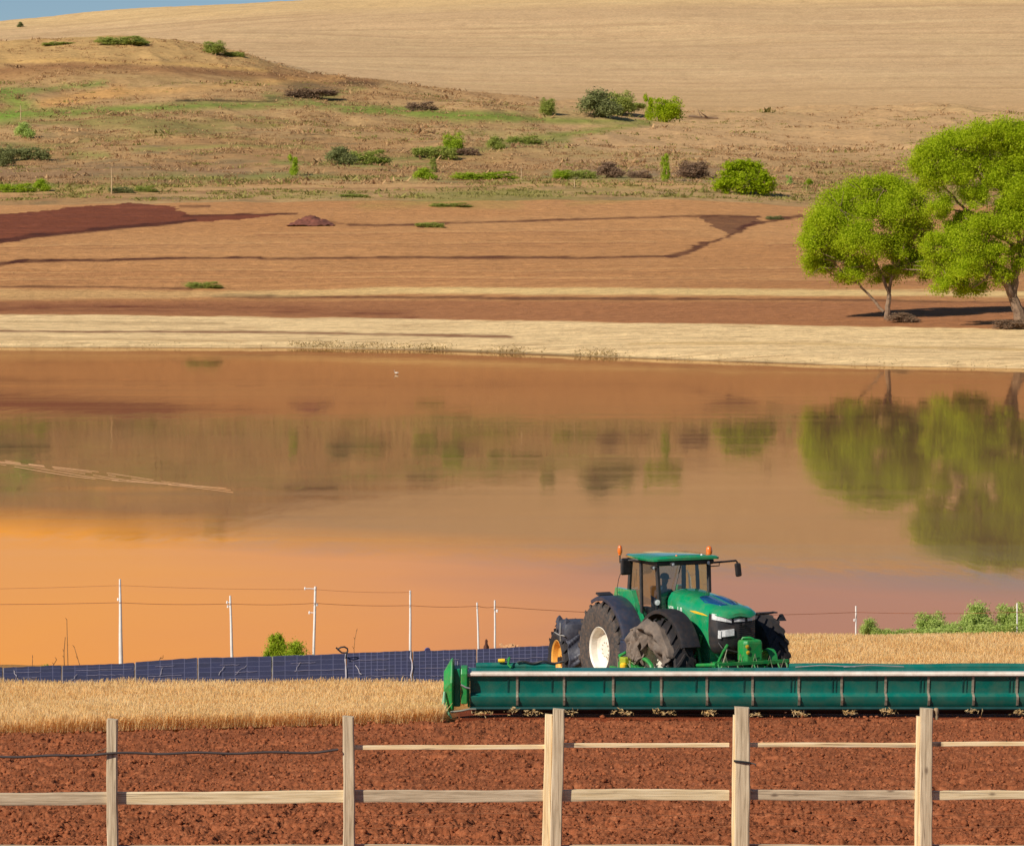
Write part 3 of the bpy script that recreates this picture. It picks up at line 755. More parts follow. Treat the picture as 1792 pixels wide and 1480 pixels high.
def limb(mb, p0, p1, r0, r1, bend=0.12, n=6, seed=0, seg=8):
    g = random.Random(seed); p0 = Vector(p0); p1 = Vector(p1); L = (p1 - p0).length
    pts = []; rs = []
    o = Vector((g.uniform(-1, 1), g.uniform(-1, 1), g.uniform(-.3, .3))) * bend * L
    for i in range(n):
        t = i / (n - 1)
        q = p0.lerp(p1, t) + o * math.sin(t * math.pi) + Vector((g.uniform(-1, 1), g.uniform(-1, 1), g.uniform(-1, 1))) * 0.018 * L * (0 < i < n - 1)
        pts.append(q); rs.append(r0 + (r1 - r0) * t ** 0.8)
    mb.tube(pts, rs, seg)
    return pts

def big_tree(label, D, base, trunk, clumps, per, size, seed):
    b = at(base[0], base[1], D); s = D / F
    def w(p, dy=0.0): return Vector(((p[0] - base[0]) * s, dy, -(p[1] - base[1]) * s))
    root = thing('tree', label, 'tree', b)
    mb = MB()
    for i, (p0, p1, r0, r1, d0, d1) in enumerate(trunk):
        limb(mb, w(p0, d0), w(p1, d1), r0, r1, 0.07, 8, seed + i)
    g = random.Random(seed)
    for cx, cy, rx, ry in clumps:            # boughs that carry each clump
        src = min(trunk, key=lambda t: (t[1][0] - cx) ** 2 + (t[1][1] - cy) ** 2)
        limb(mb, w(src[1], src[5]), w((cx, cy), g.uniform(-2, 2)), src[3] * 0.8, 0.05, 0.14, 6, g.randint(0, 999), 6)
        for k in range(7):
            q = (cx + g.uniform(-.8, .8) * rx, cy + g.uniform(-.8, .6) * ry)
            limb(mb, w((cx, cy)), w(q, g.uniform(-2.5, 2.5)), 0.075, 0.02, 0.12, 4, g.randint(0, 999), 5)
    mb.build('trunk', BARK, root, True)
    cl = []
    for cx, cy, rx, ry in clumps:
        dep = 0.8 * (rx + ry) / 2 * s
        cl.append((w((cx, cy), g.uniform(-1, 1) * dep * 0.9), (rx * s, dep * 1.1, ry * s), rx * ry / 2500.0))
    V, Fc = leaves(cl, size, per, seed, 44, 0.36)
    link('crown', np_mesh('crown', V, Fc), LEAF_TREE, root)
    return root

big_tree('smaller of the two big green trees, forked thin trunk, standing on the far bank', far_hit(1552, 558)[0], (1552, 559),
    [((1552, 563), (1556, 515), 0.46, 0.30, 0, 0), ((1556, 515), (1538, 470), 0.24, 0.2, 0, .5), ((1556, 515), (1568, 470), 0.24, 0.2, 0, -.5),
     ((1546, 545), (1504, 496), 0.22, 0.14, 0, 1), ((1538, 470), (1520, 400), 0.2, 0.12, .5, 0), ((1568, 470), (1585, 400), 0.2, 0.12, -.5, 0)],
    [(1452, 402, 46, 44), (1470, 365, 44, 38), (1512, 338, 42, 30), (1545, 332, 44, 28), (1436, 440, 36, 34), (1462, 458, 44, 30), (1500, 430, 48, 42), (1540, 385, 50, 42),
     (1590, 372, 44, 44), (1600, 418, 42, 38), (1560, 440, 44, 32), (1590, 462, 38, 28), (1512, 465, 32, 20), (1440, 410, 34, 36), (1440, 468, 34, 22), (1500, 482, 38, 20), (1560, 482, 34, 20), (1612, 474, 32, 24), (1575, 345, 36, 26), (1425, 425, 26, 30)],
    16000, 0.145, 41)
big_tree('largest tree with thick leaning trunk, at the right end of the far bank', far_hit(1788, 570)[0], (1788, 571),
    [((1790, 577), (1772, 520), 1.0, 0.62, 0, 0), ((1772, 520), (1735, 468), 0.55, 0.35, 0, -1), ((1735, 468), (1700, 440), 0.32, 0.2, -1, -1), ((1772, 520), (1790, 440), 0.6, 0.42, 0, 0.5),
     ((1790, 440), (1762, 350), 0.4, 0.22, .5, 0), ((1775, 430), (1695, 370), 0.28, 0.2, .5, 1), ((1695, 370), (1640, 310), 0.2, 0.1, 1, 1), ((1790, 440), (1840, 330), 0.42, 0.2, .5, 0),
     ((1762, 350), (1715, 270), 0.2, 0.1, 0, 0), ((1762, 350), (1790, 260), 0.2, 0.1, 0, 0)],
    [(1632, 286, 44, 36), (1670, 262, 48, 36), (1715, 246, 50, 30), (1765, 240, 52, 30), (1660, 312, 46, 30), (1615, 318, 30, 30), (1710, 296, 46, 30), (1800, 262, 60, 44), (1775, 310, 54, 40),
     (1640, 438, 30, 36), (1655, 470, 32, 36), (1690, 478, 40, 32), (1700, 440, 52, 34), (1735, 405, 52, 32), (1672, 415, 36, 28), (1765, 378, 36, 34), (1800, 390, 50, 50), (1850, 300, 70, 60),
     (1880, 370, 70, 60), (1850, 430, 60, 44), (1742, 452, 34, 28), (1790, 345, 44, 34), (1645, 368, 28, 26), (1700, 352, 34, 24), (1735, 330, 36, 26), (1690, 385, 26, 20), (1900, 300, 60, 50), (1735, 270, 40, 26), (1658, 500, 30, 20), (1700, 504, 38, 20), (1742, 486, 36, 24), (1788, 455, 26, 28)],
    15500, 0.145, 77)

# shrubs: a few shapes, then every shrub on the slopes is its own object
def shrub_mesh(name, kind, seed):
    g = random.Random(seed)
    if kind == 'round': cl = [((g.uniform(-.24, .24), g.uniform(-.18, .18), g.uniform(.14, .62)), (.24, .22, .26), 1) for _ in range(10)]
    elif kind == 'wide': cl = [((-.42 + .84 * i / 9 + g.uniform(-.05, .05), g.uniform(-.1, .1), g.uniform(.1, .48)), (.14, .15, g.uniform(.25, .42)), .7) for i in range(10)]
    elif kind == 'fan': cl = [((.36 * math.cos(a), g.uniform(-.1, .1), .12 + .58 * math.sin(a)), (.16, .16, .2), .7) for a in [.05, .35, .65, .95, 1.25, 1.55, 1.85, 2.15, 2.5, 2.8, 3.1]] + [((0, 0, .3), (.32, .2, .3), 2), ((-.2, -.1, .2), (.2, .15, .2), 1), ((.2, -.1, .2), (.2, .15, .2), 1)]
    else: cl = [((g.uniform(-.14, .14), g.uniform(-.1, .1), .1 + .72 * i / 5), (.24 - .03 * i, .2, .2), .7) for i in range(6)]
    V, Fc = leaves(cl, 0.030, 800, seed, 14, 0.42)
    mb = MB()
    for k in range(6):
        limb(mb, (0, 0, -.15), (g.uniform(-.3, .3), g.uniform(-.15, .15), g.uniform(.4, .7)), .018, .006, .15, 5, seed + k, 5)
    n = len(V); tv = np.array(mb.v); tf = mb.f
    me = bpy.data.meshes.new(name)
    me.from_pydata([tuple(v) for v in V] + [tuple(v) for v in tv], [], [tuple(f) for f in Fc] + [tuple(i + n for i in f) for f in tf])
    me.update()
    return me
SHRUBS = {(k, s): shrub_mesh('shrub', k, s * 31 + i * 7) for i, k in enumerate(('round', 'wide', 'fan', 'tall')) for s in (1, 2)}
def shrub(px, py, w, h, kind, m, label, D=None, s=1, cat='shrub', name='shrub', group='shrubs on the slopes', rot=None):
    if D is None:
        D, yy = far_hit(px, py)
        base = at(px, py + 1.5, D)
    else:
        x = (px - W0 / 2) / F * D
        base = at(px, py, D) if D > 200 else Vector((x, D, float(zg(x, D)) - 0.02))
        if D < 200: h = h + (HOR + (CAMZ - base.z) / D * F - py)
    sc = D / F
    me = SHRUBS[(kind, s)].copy()
    me.materials.clear(); me.materials.append(m)
    o = bpy.data.objects.new(name, me); COL.objects.link(o)
    o.location = base; o.scale = (w * sc, w * sc * 0.9, h * sc * 1.08)
    o.rotation_euler = (0, 0, (math.pi if (int(px) % 2) else 0) if rot is None else rot)
    return tag(o, label, cat, group)
for a in [
    (35, 48, 13, 12, 'round', LEAF_DARK, 'tiny lone bush on the far skyline where hill meets blue sky', None, 1),
    (103, 79, 58, 10, 'wide', LEAF_OLIVE, 'low flat bush on the mound crest, left of the long one', None, 1),
    (212, 78, 84, 20, 'wide', LEAF_OLIVE, 'long low green bush on top of the rounded mound', None, 2),
    (246, 78, 36, 15, 'round', LEAF_OLIVE, 'small bush touching the right end of the long mound bush', None, 1),
    (374, 95, 46, 26, 'round', LEAF_OLIVE, 'compact green bush on the sloping right shoulder of the mound', None, 2),
    (410, 99, 36, 14, 'wide', LEAF_OLIVE, 'low bush just downhill of the compact shoulder bush', None, 1),
    (1050, 205, 84, 54, 'round', LEAF_DARK, 'big grey-green bush under the pale slope, left of the bright green one', None, 1),
    (1082, 202, 62, 46, 'round', LEAF_OLIVE, 'mid green bush merging with the big grey-green bush', None, 2),
    (1107, 193, 46, 22, 'wide', LEAF_OLIVE, 'low bush between the grey-green and the bright green bushes', None, 1),
    (1134, 210, 34, 44, 'tall', LEAF_TREE, 'narrow bright green bush attached to the rounder bright one', None, 1),
    (1166, 214, 62, 48, 'round', LEAF_TREE, 'rounded bright green bush at the end of the green hollow', None, 2),
    (959, 202, 32, 34, 'round', LEAF_OLIVE, 'small olive bush alone left of the grey-green bush', None, 2),
    (738, 194, 52, 22, 'wide', LEAF_DRY, 'low brown scrub beside the green hollow in mid slope', None, 2),
    (48, 280, 76, 34, 'wide', LEAF_DARK, 'dark green scrub near the left edge of the hillside', None, 1),
    (6, 292, 44, 40, 'round', LEAF_DARK, 'dark bush cut by the left edge of the hillside', None, 2),
    (44, 242, 40, 32, 'round', LEAF_SAGE, 'pale grey-green bush above the dark left scrub', None, 1),
    (598, 288, 62, 36, 'round', LEAF_DARK, 'dark bush at the left end of the gully scrub', None, 1),
    (640, 288, 84, 34, 'wide', LEAF_OLIVE, 'wide olive scrub in the gully beside the dark bush', None, 2),
    (760, 278, 76, 34, 'wide', LEAF_OLIVE, 'spreading green bush in the middle of the gully', None, 1),
    (792, 272, 44, 42, 'round', LEAF_LIME, 'taller lime bush rising from the spreading gully bush', None, 2),
    (818, 272, 40, 22, 'wide', LEAF_DRY, 'brown scrub at the right foot of the lime gully bush', None, 1),
    (868, 262, 36, 27, 'round', LEAF_OLIVE, 'small round bush near the upper end of the gully', None, 1),
    (918, 252, 60, 20, 'wide', LEAF_OLIVE, 'low long bush at the top end of the gully', None, 2),
    (1303, 341, 104, 66, 'fan', LEAF_TREE, 'fan shaped bright green bush at the edge of the brown field', None, 1),
    (1163, 317, 32, 46, 'tall', LEAF_LIME, 'slim lime shrub left of the fan shaped bush', None, 2),
    (512, 307, 34, 36, 'tall', LEAF_LIME, 'upright yellow-green shrub at the foot of the hill', None, 1),
    (744, 316, 46, 26, 'round', LEAF_LIME, 'small yellow-green shrub along the field edge, below the gully', None, 1),
    (850, 315, 110, 20, 'wide', LEAF_LIME, 'long low lime shrub along the top edge of the brown field', None, 2),
    (757, 302, 26, 26, 'tall', LEAF_OLIVE, 'thin olive shrub just above the yellow-green field edge shrub', None, 2),
    (985, 314, 40, 20, 'round', LEAF_LIME, 'little lime shrub left of the brown brush', None, 2),
    (1020, 313, 46, 24, 'wide', LEAF_OLIVE, 'little olive shrub touching the brown brush', None, 1),
    (1068, 311, 56, 32, 'round', LEAF_DRY, 'leafless brown brush at the field edge, left one', None, 1),
    (1215, 312, 64, 34, 'round', LEAF_DRY, 'leafless brown brush between the slim and fan shaped shrubs', None, 2),
    (1120, 312, 40, 18, 'wide', LEAF_DRY, 'low brown brush left of the slim lime shrub', None, 2),
    (30, 337, 66, 22, 'wide', LEAF_LIME, 'bright green low shrub at the left end of the field edge', None, 2),
    (74, 335, 34, 26, 'round', LEAF_LIME, 'rounder bright shrub closing the left field edge row', None, 1),
    (212, 338, 44, 18, 'wide', LEAF_DARK, 'dark green tuft on the field edge, left of its pale twin', None, 1),
    (256, 336, 38, 16, 'wide', LEAF_OLIVE, 'olive tuft on the field edge beside the dark one', None, 2),
    (752, 398, 50, 15, 'wide', LEAF_OLIVE, 'grass tuft growing on the upper dark furrow', None, 1),
    (358, 504, 60, 16, 'wide', LEAF_OLIVE, 'pale olive tuft alone in the lower brown field', None, 2),
    (545, 172, 92, 26, 'wide', LEAF_DRY, 'brown scrub in the hollow on the right side of the mound', None, 1),
    (1356, 384, 30, 10, 'wide', LEAF_DARK, 'dark low tuft at the right end of the dug ditch', None, 2),
    (1415, 324, 18, 14, 'round', LEAF_LIME, 'small lime tuft right of the fan shaped bush', None, 1),
    (1380, 322, 22, 16, 'tall', LEAF_SAGE, 'pale wispy tuft beside the fan shaped bush', None, 1),
    (620, 345, 50, 10, 'wide', LEAF_OLIVE, 'thin weeds in the brown field under the hill, left patch', None, 1),
    (790, 362, 70, 11, 'wide', LEAF_OLIVE, 'thin weeds in the brown field under the hill, middle patch', None, 2),
]:
    shrub(*a[:7], D=a[7], s=a[8])
for a in [
    (1524, 1108, 44, 30, 'round', LEAF_SAGE, 'grey-green bush at the right field edge, next to the thin post', 101.5, 1),
    (1572, 1108, 74, 15, 'wide', LEAF_SAGE, 'low green growth between two bushes on the right field edge', 101.5, 2),
    (1626, 1104, 62, 38, 'round', LEAF_SAGE, 'rounded bush in the middle of the right field edge', 102.0, 2),
    (1676, 1104, 56, 32, 'wide', LEAF_SAGE, 'lower bush filling the gap left of the tallest near bush', 101.5, 1),
    (1714, 1102, 74, 54, 'round', LEAF_SAGE, 'tallest bush along the right field edge', 102.0, 1),
    (1768, 1102, 62, 52, 'round', LEAF_SAGE, 'bush behind the rightmost thin post', 102.3, 2),
    (1812, 1104, 60, 40, 'wide', LEAF_SAGE, 'bush cut by the right edge beyond the rightmost post', 101.5, 2),
    (1650, 1107, 100, 20, 'wide', LEAF_SAGE, 'low green fringe in front of the middle bush on the right field edge', 100.8, 1),
    (1742, 1106, 96, 24, 'wide', LEAF_SAGE, 'low green fringe left of the rightmost thin post', 100.6, 2),
    (484, 1146, 46, 42, 'fan', LEAF_LIME, 'taller lime bush behind the blue panels', 92.5, 2),
    (520, 1146, 62, 30, 'round', LEAF_LIME, 'rounded lime bush beside the third white pole', 92.5, 1),
    (80, 1166, 18, 13, 'wide', LEAF_OLIVE, 'small green weed poking over the blue panels at far left', 92.0, 1),
]:
    shrub(*a[:7], D=a[7], s=a[8], group='bushes by the near shore')

# dry brush at the tree foot, dug earth heap, fallen branch
shrub(1580, 564, 66, 20, 'round', LEAF_DRY, 'heap of dry brush at the foot of the smaller big tree', None, 1, 'brush', 'dry_brush', None)
shrub(1766, 576, 70, 20, 'round', LEAF_DRY, 'dry brush around the roots of the largest tree', None, 2, 'brush', 'dry_brush', None)
def heap(px, py, w, h, m, label, seed):
    D, _ = far_hit(px, py); s = D / F; b = at(px, py + 1, D)
    n = 40; a = np.linspace(-1, 1, n); X, Y = np.meshgrid(a, a)
    r = np.hypot(X, Y); Z = np.clip(1 - r, 0, 1) ** 0.8 * (0.75 + 0.5 * fbm(X * 3, Y * 3, seed, 3)) + 0.10 * fbm(X * 9, Y * 9, seed + 5, 3) - 0.08
    V = np.stack([X * w * s / 2, Y * w * s / 2, Z * h * s], -1).reshape(-1, 3)
    o = link('earth_heap', np_mesh('earth_heap', V, grid_faces(n, n)), m); o.location = b
    return tag(o, label, 'earth heap')
EARTH = paint('dark_dug_earth', lin(112, 64, 48), 0.95, var=0.3, scale=1.2, bump=0.5, bscale=4)
heap(546, 392, 84, 22, EARTH, 'dark red heap of dug earth in the middle of the brown field', 3)
D, _ = far_hit(1235, 208); s = D / F
mb = MB()
limb(mb, (-30 * s, 0, 4 * s), (22 * s, 0, 1 * s), .55, .25, .03, 6, 2); limb(mb, (-8 * s, 0, 4 * s), (-14 * s, 0, 17 * s), .3, .1, .1, 5, 3); limb(mb, (2 * s, 0, 3 * s), (-10 * s, -1, 12 * s), .3, .1, .1, 5, 4)
o = mb.build('fallen_branch', LEAF_DRY); o.location = at(1235, 208, D)
tag(o, 'fallen dead branch on the slope right of the bright green bush', 'branch')
for px, py, h, lb in [(195, 340, 46, 'thin pale post standing among the left field edge weeds'), (1005, 330, 16, 'short thin post at the upper edge of the brown field'), (912, 314, 22, 'thin post among the lime shrubs of the field edge'),
                      (36, 210, 26, 'thin pale post in the green hollow at far left')]:
    D, _ = far_hit(px, py); s = D / F
    mb = MB(); mb.tube([(0, 0, -.5), (0.1, 0, h * s * .5), (0, 0, h * s)], [.16, .14, .1], 6)
    o = mb.build('marker_post', paint('pale_post_wood', lin(190, 160, 120), .9)); o.location = at(px, py, D); tag(o, lb, 'post')

# wake ripple on the lake, its glint put into pale strips, and a floating bird
mb = MB(); g = random.Random(9)
for k in range(5):
    pts = []
    for i in range(34):
        t = i / 33.0
        px = -60 + t * (452 + k * 4); py = 793 + 60 * t + 3.2 * k * (1 - 0.4 * t) + 2.0 * math.sin(t * 9 + k) + 4 * math.sin(t * 3.1)
        D = CAMZ * F / (py - HOR); p = at(px, py, D); pts.append((p.x, p.y, 0.006))
    n0 = len(mb.v)
    w = [0.10 * (0.35 + 0.65 * random.random()) * min(1, 6 * (1 - i / 33.0) + .1) for i in range(34)]
    vs = []; fs = []
    for (x, y, z), ww in zip(pts, w): vs += [(x, y - ww * 1.8, z), (x, y + ww * 1.8, z + 0.012)]
    for i in range(33):
        if g.random() > 0.12: fs.append((2 * i, 2 * i + 2, 2 * i + 3, 2 * i + 1))
    mb.add(vs, fs)
tag(mb.build('wake_streaks', paint('pale_wake_glint', lin(196, 146, 98), .9)), 'thin pale foam streaks on the left of the lake, glint put into the colour', 'wake', kind='stuff')
D = 70020 / (655 - 450.0); b = at(694, 655, D)
mb = MB()
mb.loft([[Vector((x, y * w, .12 + z * w + dz)) for y, z in ((0, 1), (.7, .6), (1, 0), (.6, -.5), (0, -.6), (-.6, -.5), (-1, 0), (-.7, .6))] for x, w, dz in ((-.38, .02, .12), (-.22, .09, .05), (0, .15, .02), (.2, .12, .03), (.3, .05, .12), (.34, .035, .25), (.36, .05, .34), (.43, .03, .36), (.52, .008, .34))])
o = mb.build('bird', paint('white_feathers', lin(190, 176, 158), .8), None, True); o.location = b; o.rotation_euler = (0, 0, 2.4); o.scale = (.8, .8, .8)
tag(o, 'small white bird floating on the lake near the far bank', 'bird')
# ------------------------------------------------------------------ wooden fence
POSTW = wood('grey_fence_timber', lin(146, 126, 98), lin(194, 172, 140), lin(222, 202, 170))
RAILW = wood('pale_rail_timber', lin(192, 166, 122), lin(228, 204, 160), lin(242, 222, 184))
CREAMW = wood('cream_post_timber', lin(214, 178, 126), lin(240, 210, 160), lin(250, 228, 188))
def plank(name, m, p0, p1, w, d, parent, seed, twist=0.0, taper=1.0, top_cut=0.0):
    """sawn length of timber from p0 to p1: w across the picture, d deep, uneven edges, grain coordinates along it"""
    g = np.random.default_rng(seed); p0 = Vector(p0); p1 = Vector(p1); L = (p1 - p0).length
    ax = (p1 - p0).normalized()
    up = Vector((0, 1, 0)); sd = ax.cross(up).normalized(); up = sd.cross(ax).normalized()
    n = max(8, int(L / 0.12)); rings = []
    cs = [(-.5, -.42), (-.42, -.5), (.42, -.5), (.5, -.42), (.5, .42), (.42, .5), (-.42, .5), (-.5, .42)]
    ph = g.uniform(0, 9)
    for i in range(n + 1):
        t = i / n; c = p0 + ax * (L * t) + sd * (0.045 * w * math.sin(t * 5 + ph)) + up * (0.05 * d * math.sin(t * 4 + ph * 2))
        ww = w * (1 + (taper - 1) * t) * (1 + 0.03 * math.sin(t * 23 + ph)); a = twist * t
        ring = []
        for u, v in cs:
            uu = u * ww; vv = v * d
            uu, vv = uu * math.cos(a) - vv * math.sin(a), uu * math.sin(a) + vv * math.cos(a)
            ring.append(c + sd * uu + up * vv + ax * (top_cut * u if i == n else 0))
        rings.append(ring)
    mb = MB(); mb.loft(rings)
    o = mb.build(name, m, parent, False)
    uv = o.data.uv_layers.new(name='UVMap')
    off = g.uniform(0, 50, 2)
    co = np.zeros(len(o.data.vertices) * 3); o.data.vertices.foreach_get('co', co); co = co.reshape(-1, 3)
    li = np.zeros(len(o.data.loops), int); o.data.loops.foreach_get('vertex_index', li)
    q = co - np.array(p0); A = np.array(ax); S_ = np.array(sd); U_ = np.array(up)
    al = q @ A; ac = q @ S_ + 0.8 * (q @ U_)
    uvs = np.stack([al[li] * 1.6 + off[0], ac[li] * 26 + off[1]], 1)
    uv.data.foreach_set('uv', uvs.astype(np.float32).ravel())
    return o
def fD(px): return 45.6 + 1.6 * px / 1792.0
fence = thing('wooden_fence', 'weathered timber post and rail fence in front of the red soil', 'fence', (0, 0, 0))
POSTS = [(-1040, 20, 1266, 0), (-632, 20, 1264, 0), (-222, 20, 1262, 0), (196, 19, 1258, 0), (610, 20.5, 1253, 0), (977, 21, 1240, 1), (1299, 26, 1237, 2), (1622, 22, 1239, 3), (1935, 24, 1236, 0), (2250, 24, 1236, 0)]
for i, (px, w, ty, dbl) in enumerate(POSTS):
    D = fD(px); s = D / F; t = at(px, ty, D); gz = float(zg(t.x, D)) - 0.4
    lean = {3: 2.5, 4: 0.5, 5: -5, 6: -2, 7: -4}.get(i, 0) * s
    plank('post', POSTW, (t.x + lean, D, gz), (t.x, D, t.z), w * s, 0.13, fence, 60 + i, 0.0, 0.94 if i < 5 else 0.98, 0.012)
    if dbl:
        q = {1: (960, 14, 1250), 2: (1289, 13, 1252), 3: (1610.5, 13, 1254)}[dbl]
        t2 = at(q[0], q[2], D); 
        tag(plank('post', CREAMW, (t2.x + lean, D + 0.03, gz), (t2.x, D + 0.03, t2.z), q[1] * s, 0.11, fence, 80 + i, 0.0, 0.95, 0.01), 'cream split post nailed beside the taller grey post')
LOW = [(1392, 1412), (1390, 1410), (1388, 1408), (1385, 1407), (1383, 1404), (1381, 1401), (1381, 1399), (1383, 1399), (1384, 1397), (1384, 1397)]
for i in range(len(POSTS) - 1):
    a, b = POSTS[i], POSTS[i + 1]
    Da, Db = fD(a[0]) + 0.05, fD(b[0]) + 0.05
    la, lb = LOW[i], LOW[i + 1]
    xa, xb = a[0] + a[1] * .3, b[0] - b[1] * (.3 if not b[3] else .9)
    pa = at(xa, (la[0] + la[1]) / 2, Da); pb = at(xb, (lb[0] + lb[1]) / 2, Db)
    plank('rail', RAILW if i % 2 else POSTW, pa, pb, (la[1] - la[0]) * Da / F, 0.05, fence, 100 + i, 0, (lb[1] - lb[0]) * Db / ((la[1] - la[0]) * Da))
    if i >= 4:
        y0, y1 = {4: (1308, 1306), 5: (1304, 1303), 6: (1303, 1303), 7: (1302, 1300), 8: (1300, 1299)}[i]
        o = plank('top_rail', CREAMW, at(xa, y0, Da), at(xb, y1, Db), 7.5 * Da / F, 0.04, fence, 120 + i)
    plank('bottom_rail', POSTW, at(xa, 1486, Da), at(xb, 1487, Db), 17 * Da / F, 0.05, fence, 140 + i)
mb = MB()
for y in (1425, 1447):
    mb.tube([at(px, y + 2.5 * math.sin(px * .013), fD(px) + 0.1) for px in range(610, 2250, 30)], 0.0035, 5)
mb.build('fence_wire', paint('dull_wire', lin(176, 120, 84), .6, .5), fence)
D = fD(1299) - 0.075; s = D / F; mb = MB()
mb.tube([at(1285, 1330, D + .15), at(1285.5, 1331, D), at(1300, 1332.5, D - 0.01), at(1314, 1334.5, D), at(1314, 1336, D + .15)], .014, 8); mb.tube([at(1314, 1334.5, D), at(1323, 1337, D - .03), at(1322, 1340, D - .03)], .009, 6)
mb.build('tie_strap', paint('black_rubber', (0.015, 0.014, 0.014), .6), fence, True)
D = fD(1640) - 0.02; s = D / F; b = at(1638.5, 1240, D); mb = MB()
mb.lathe([(0.0, -.10), (.028, -.095), (.03, -.05), (.024, -.03), (.034, .0), (.036, .04), (.028, .062), (0, .068)], (0, 0, -.05), 'z', 14)
o = mb.build('post_knob', CREAMW, fence, True); o.location = b
# black irrigation hose strung along the first two bays
mb = MB()
mb.tube([at(px, np.interp(px, [-1040, 0, 120, 187, 300, 450, 560, 602], [1332, 1323.5, 1322, 1318, 1317.5, 1317, 1315.5, 1311]) + 1.2 * math.sin(px * .05), fD(px) - 0.09) for px in range(-1040, 604, 12)], .0175, 8)
tag(mb.build('irrigation_hose', paint('faded_black_hose', lin(70, 58, 54), .55, var=.3), None, True), 'black irrigation hose strung between the left fence posts', 'hose')
mb = MB(); mb.tube([at(163, 1319, fD(163) - .1), at(172, 1313, fD(163) - .1), at(181, 1311, fD(163) - .1), at(187, 1308, fD(163) - .1)], .006, 6)
tag(mb.build('twig', LEAF_DRY), 'thin dry twig caught on the hose by the leftmost post', 'twig')

# ------------------------------------------------------------------ dark blue panels behind the wheat
def cells(name, line, rowh):
    pm, nt, p, out = new_mat(name)
    tc = N(nt, 'ShaderNodeTexCoord'); br = N(nt, 'ShaderNodeTexBrick')
    br.offset = 0.0; br.inputs['Scale'].default_value = 1.0; br.inputs['Brick Width'].default_value = 0.155 if rowh < .2 else 0.31; br.inputs['Row Height'].default_value = rowh; br.inputs['Mortar Size'].default_value = 0.008
    br.inputs['Color1'].default_value = rgba(lin(54, 56, 80)); br.inputs['Color2'].default_value = rgba(lin(52, 53, 70)); br.inputs['Mortar'].default_value = rgba(line)
    nt.links.new(tc.outputs['UV'], br.inputs['Vector'])
    n1 = N(nt, 'ShaderNodeTexNoise', Scale=5.0, Detail=6.0, Roughness=.7); nt.links.new(tc.outputs['Object'], n1.inputs['Vector'])
    r1 = ramp(nt, [(0.35, 0.0), (0.75, 0.4)]); nt.links.new(n1.outputs['Fac'], r1.inputs['Fac'])
    mx = N(nt, 'ShaderNodeMix', data_type='RGBA'); nt.links.new(r1.outputs['Color'], mx.inputs['Factor']); nt.links.new(br.outputs['Color'], mx.inputs['A']); mx.inputs['B'].default_value = rgba(lin(62, 60, 82))
    nt.links.new(mx.outputs['Result'], p.inputs['Base Color']); p.inputs['Roughness'].default_value = 0.5; p.inputs['Specular IOR Level'].default_value = 0.3
    n2 = N(nt, 'ShaderNodeTexNoise', Scale=9.0, Detail=4.0); nt.links.new(tc.outputs['Object'], n2.inputs['Vector'])
    b_ = N(nt, 'ShaderNodeBump', Strength=.5, Distance=.02); nt.links.new(n2.outputs['Fac'], b_.inputs['Height']); nt.links.new(b_.outputs['Normal'], p.inputs['Normal'])
    return pm
CELLS_GRID = cells('dark_blue_cells', lin(96, 96, 120), 0.16)
CELLS_PLAIN = cells('dark_blue_sheet', lin(92, 92, 114), 0.23)
STEEL = paint('dull_steel', lin(150, 146, 146), .5, .3, dust=lin(150, 110, 80), dust_amt=.5)
WIREW = paint('white_cable', lin(176, 166, 166), .7)
TOPY = cur([(-400, 1176), (0, 1168), (112, 1164), (330, 1155), (345, 1151), (500, 1147), (610, 1143), (720, 1139), (850, 1135), (975, 1129), (1200, 1122)])
BOTY = cur([(-400, 1200), (0, 1196), (300, 1197), (480, 1193), (780, 1187), (1200, 1182)])
EDGES = [-330, -218, -104, 5, 108, 236, 346, 476, 606, 722, 834, 962, 1080]
PANEL_LABELS = ['outermost blue panel beyond the left edge', 'second blue panel from the left, beyond the picture edge', 'blue panel cut by the left edge of the picture', 'blue panel under the small green weed and dry stalk', 'dark blue panel just left of the first white pole',
    'dark blue panel right below the first white pole', 'dark blue panel below the second white pole', 'dark blue panel in front of the lime bushes', 'gridded blue panel with the black hose loop above it', 'gridded blue panel below the tall fourth pole and round disc',
    'blue panel behind the left end of the green header', 'blue panel partly hidden by the yellow rimmed wheel']
g = random.Random(4)
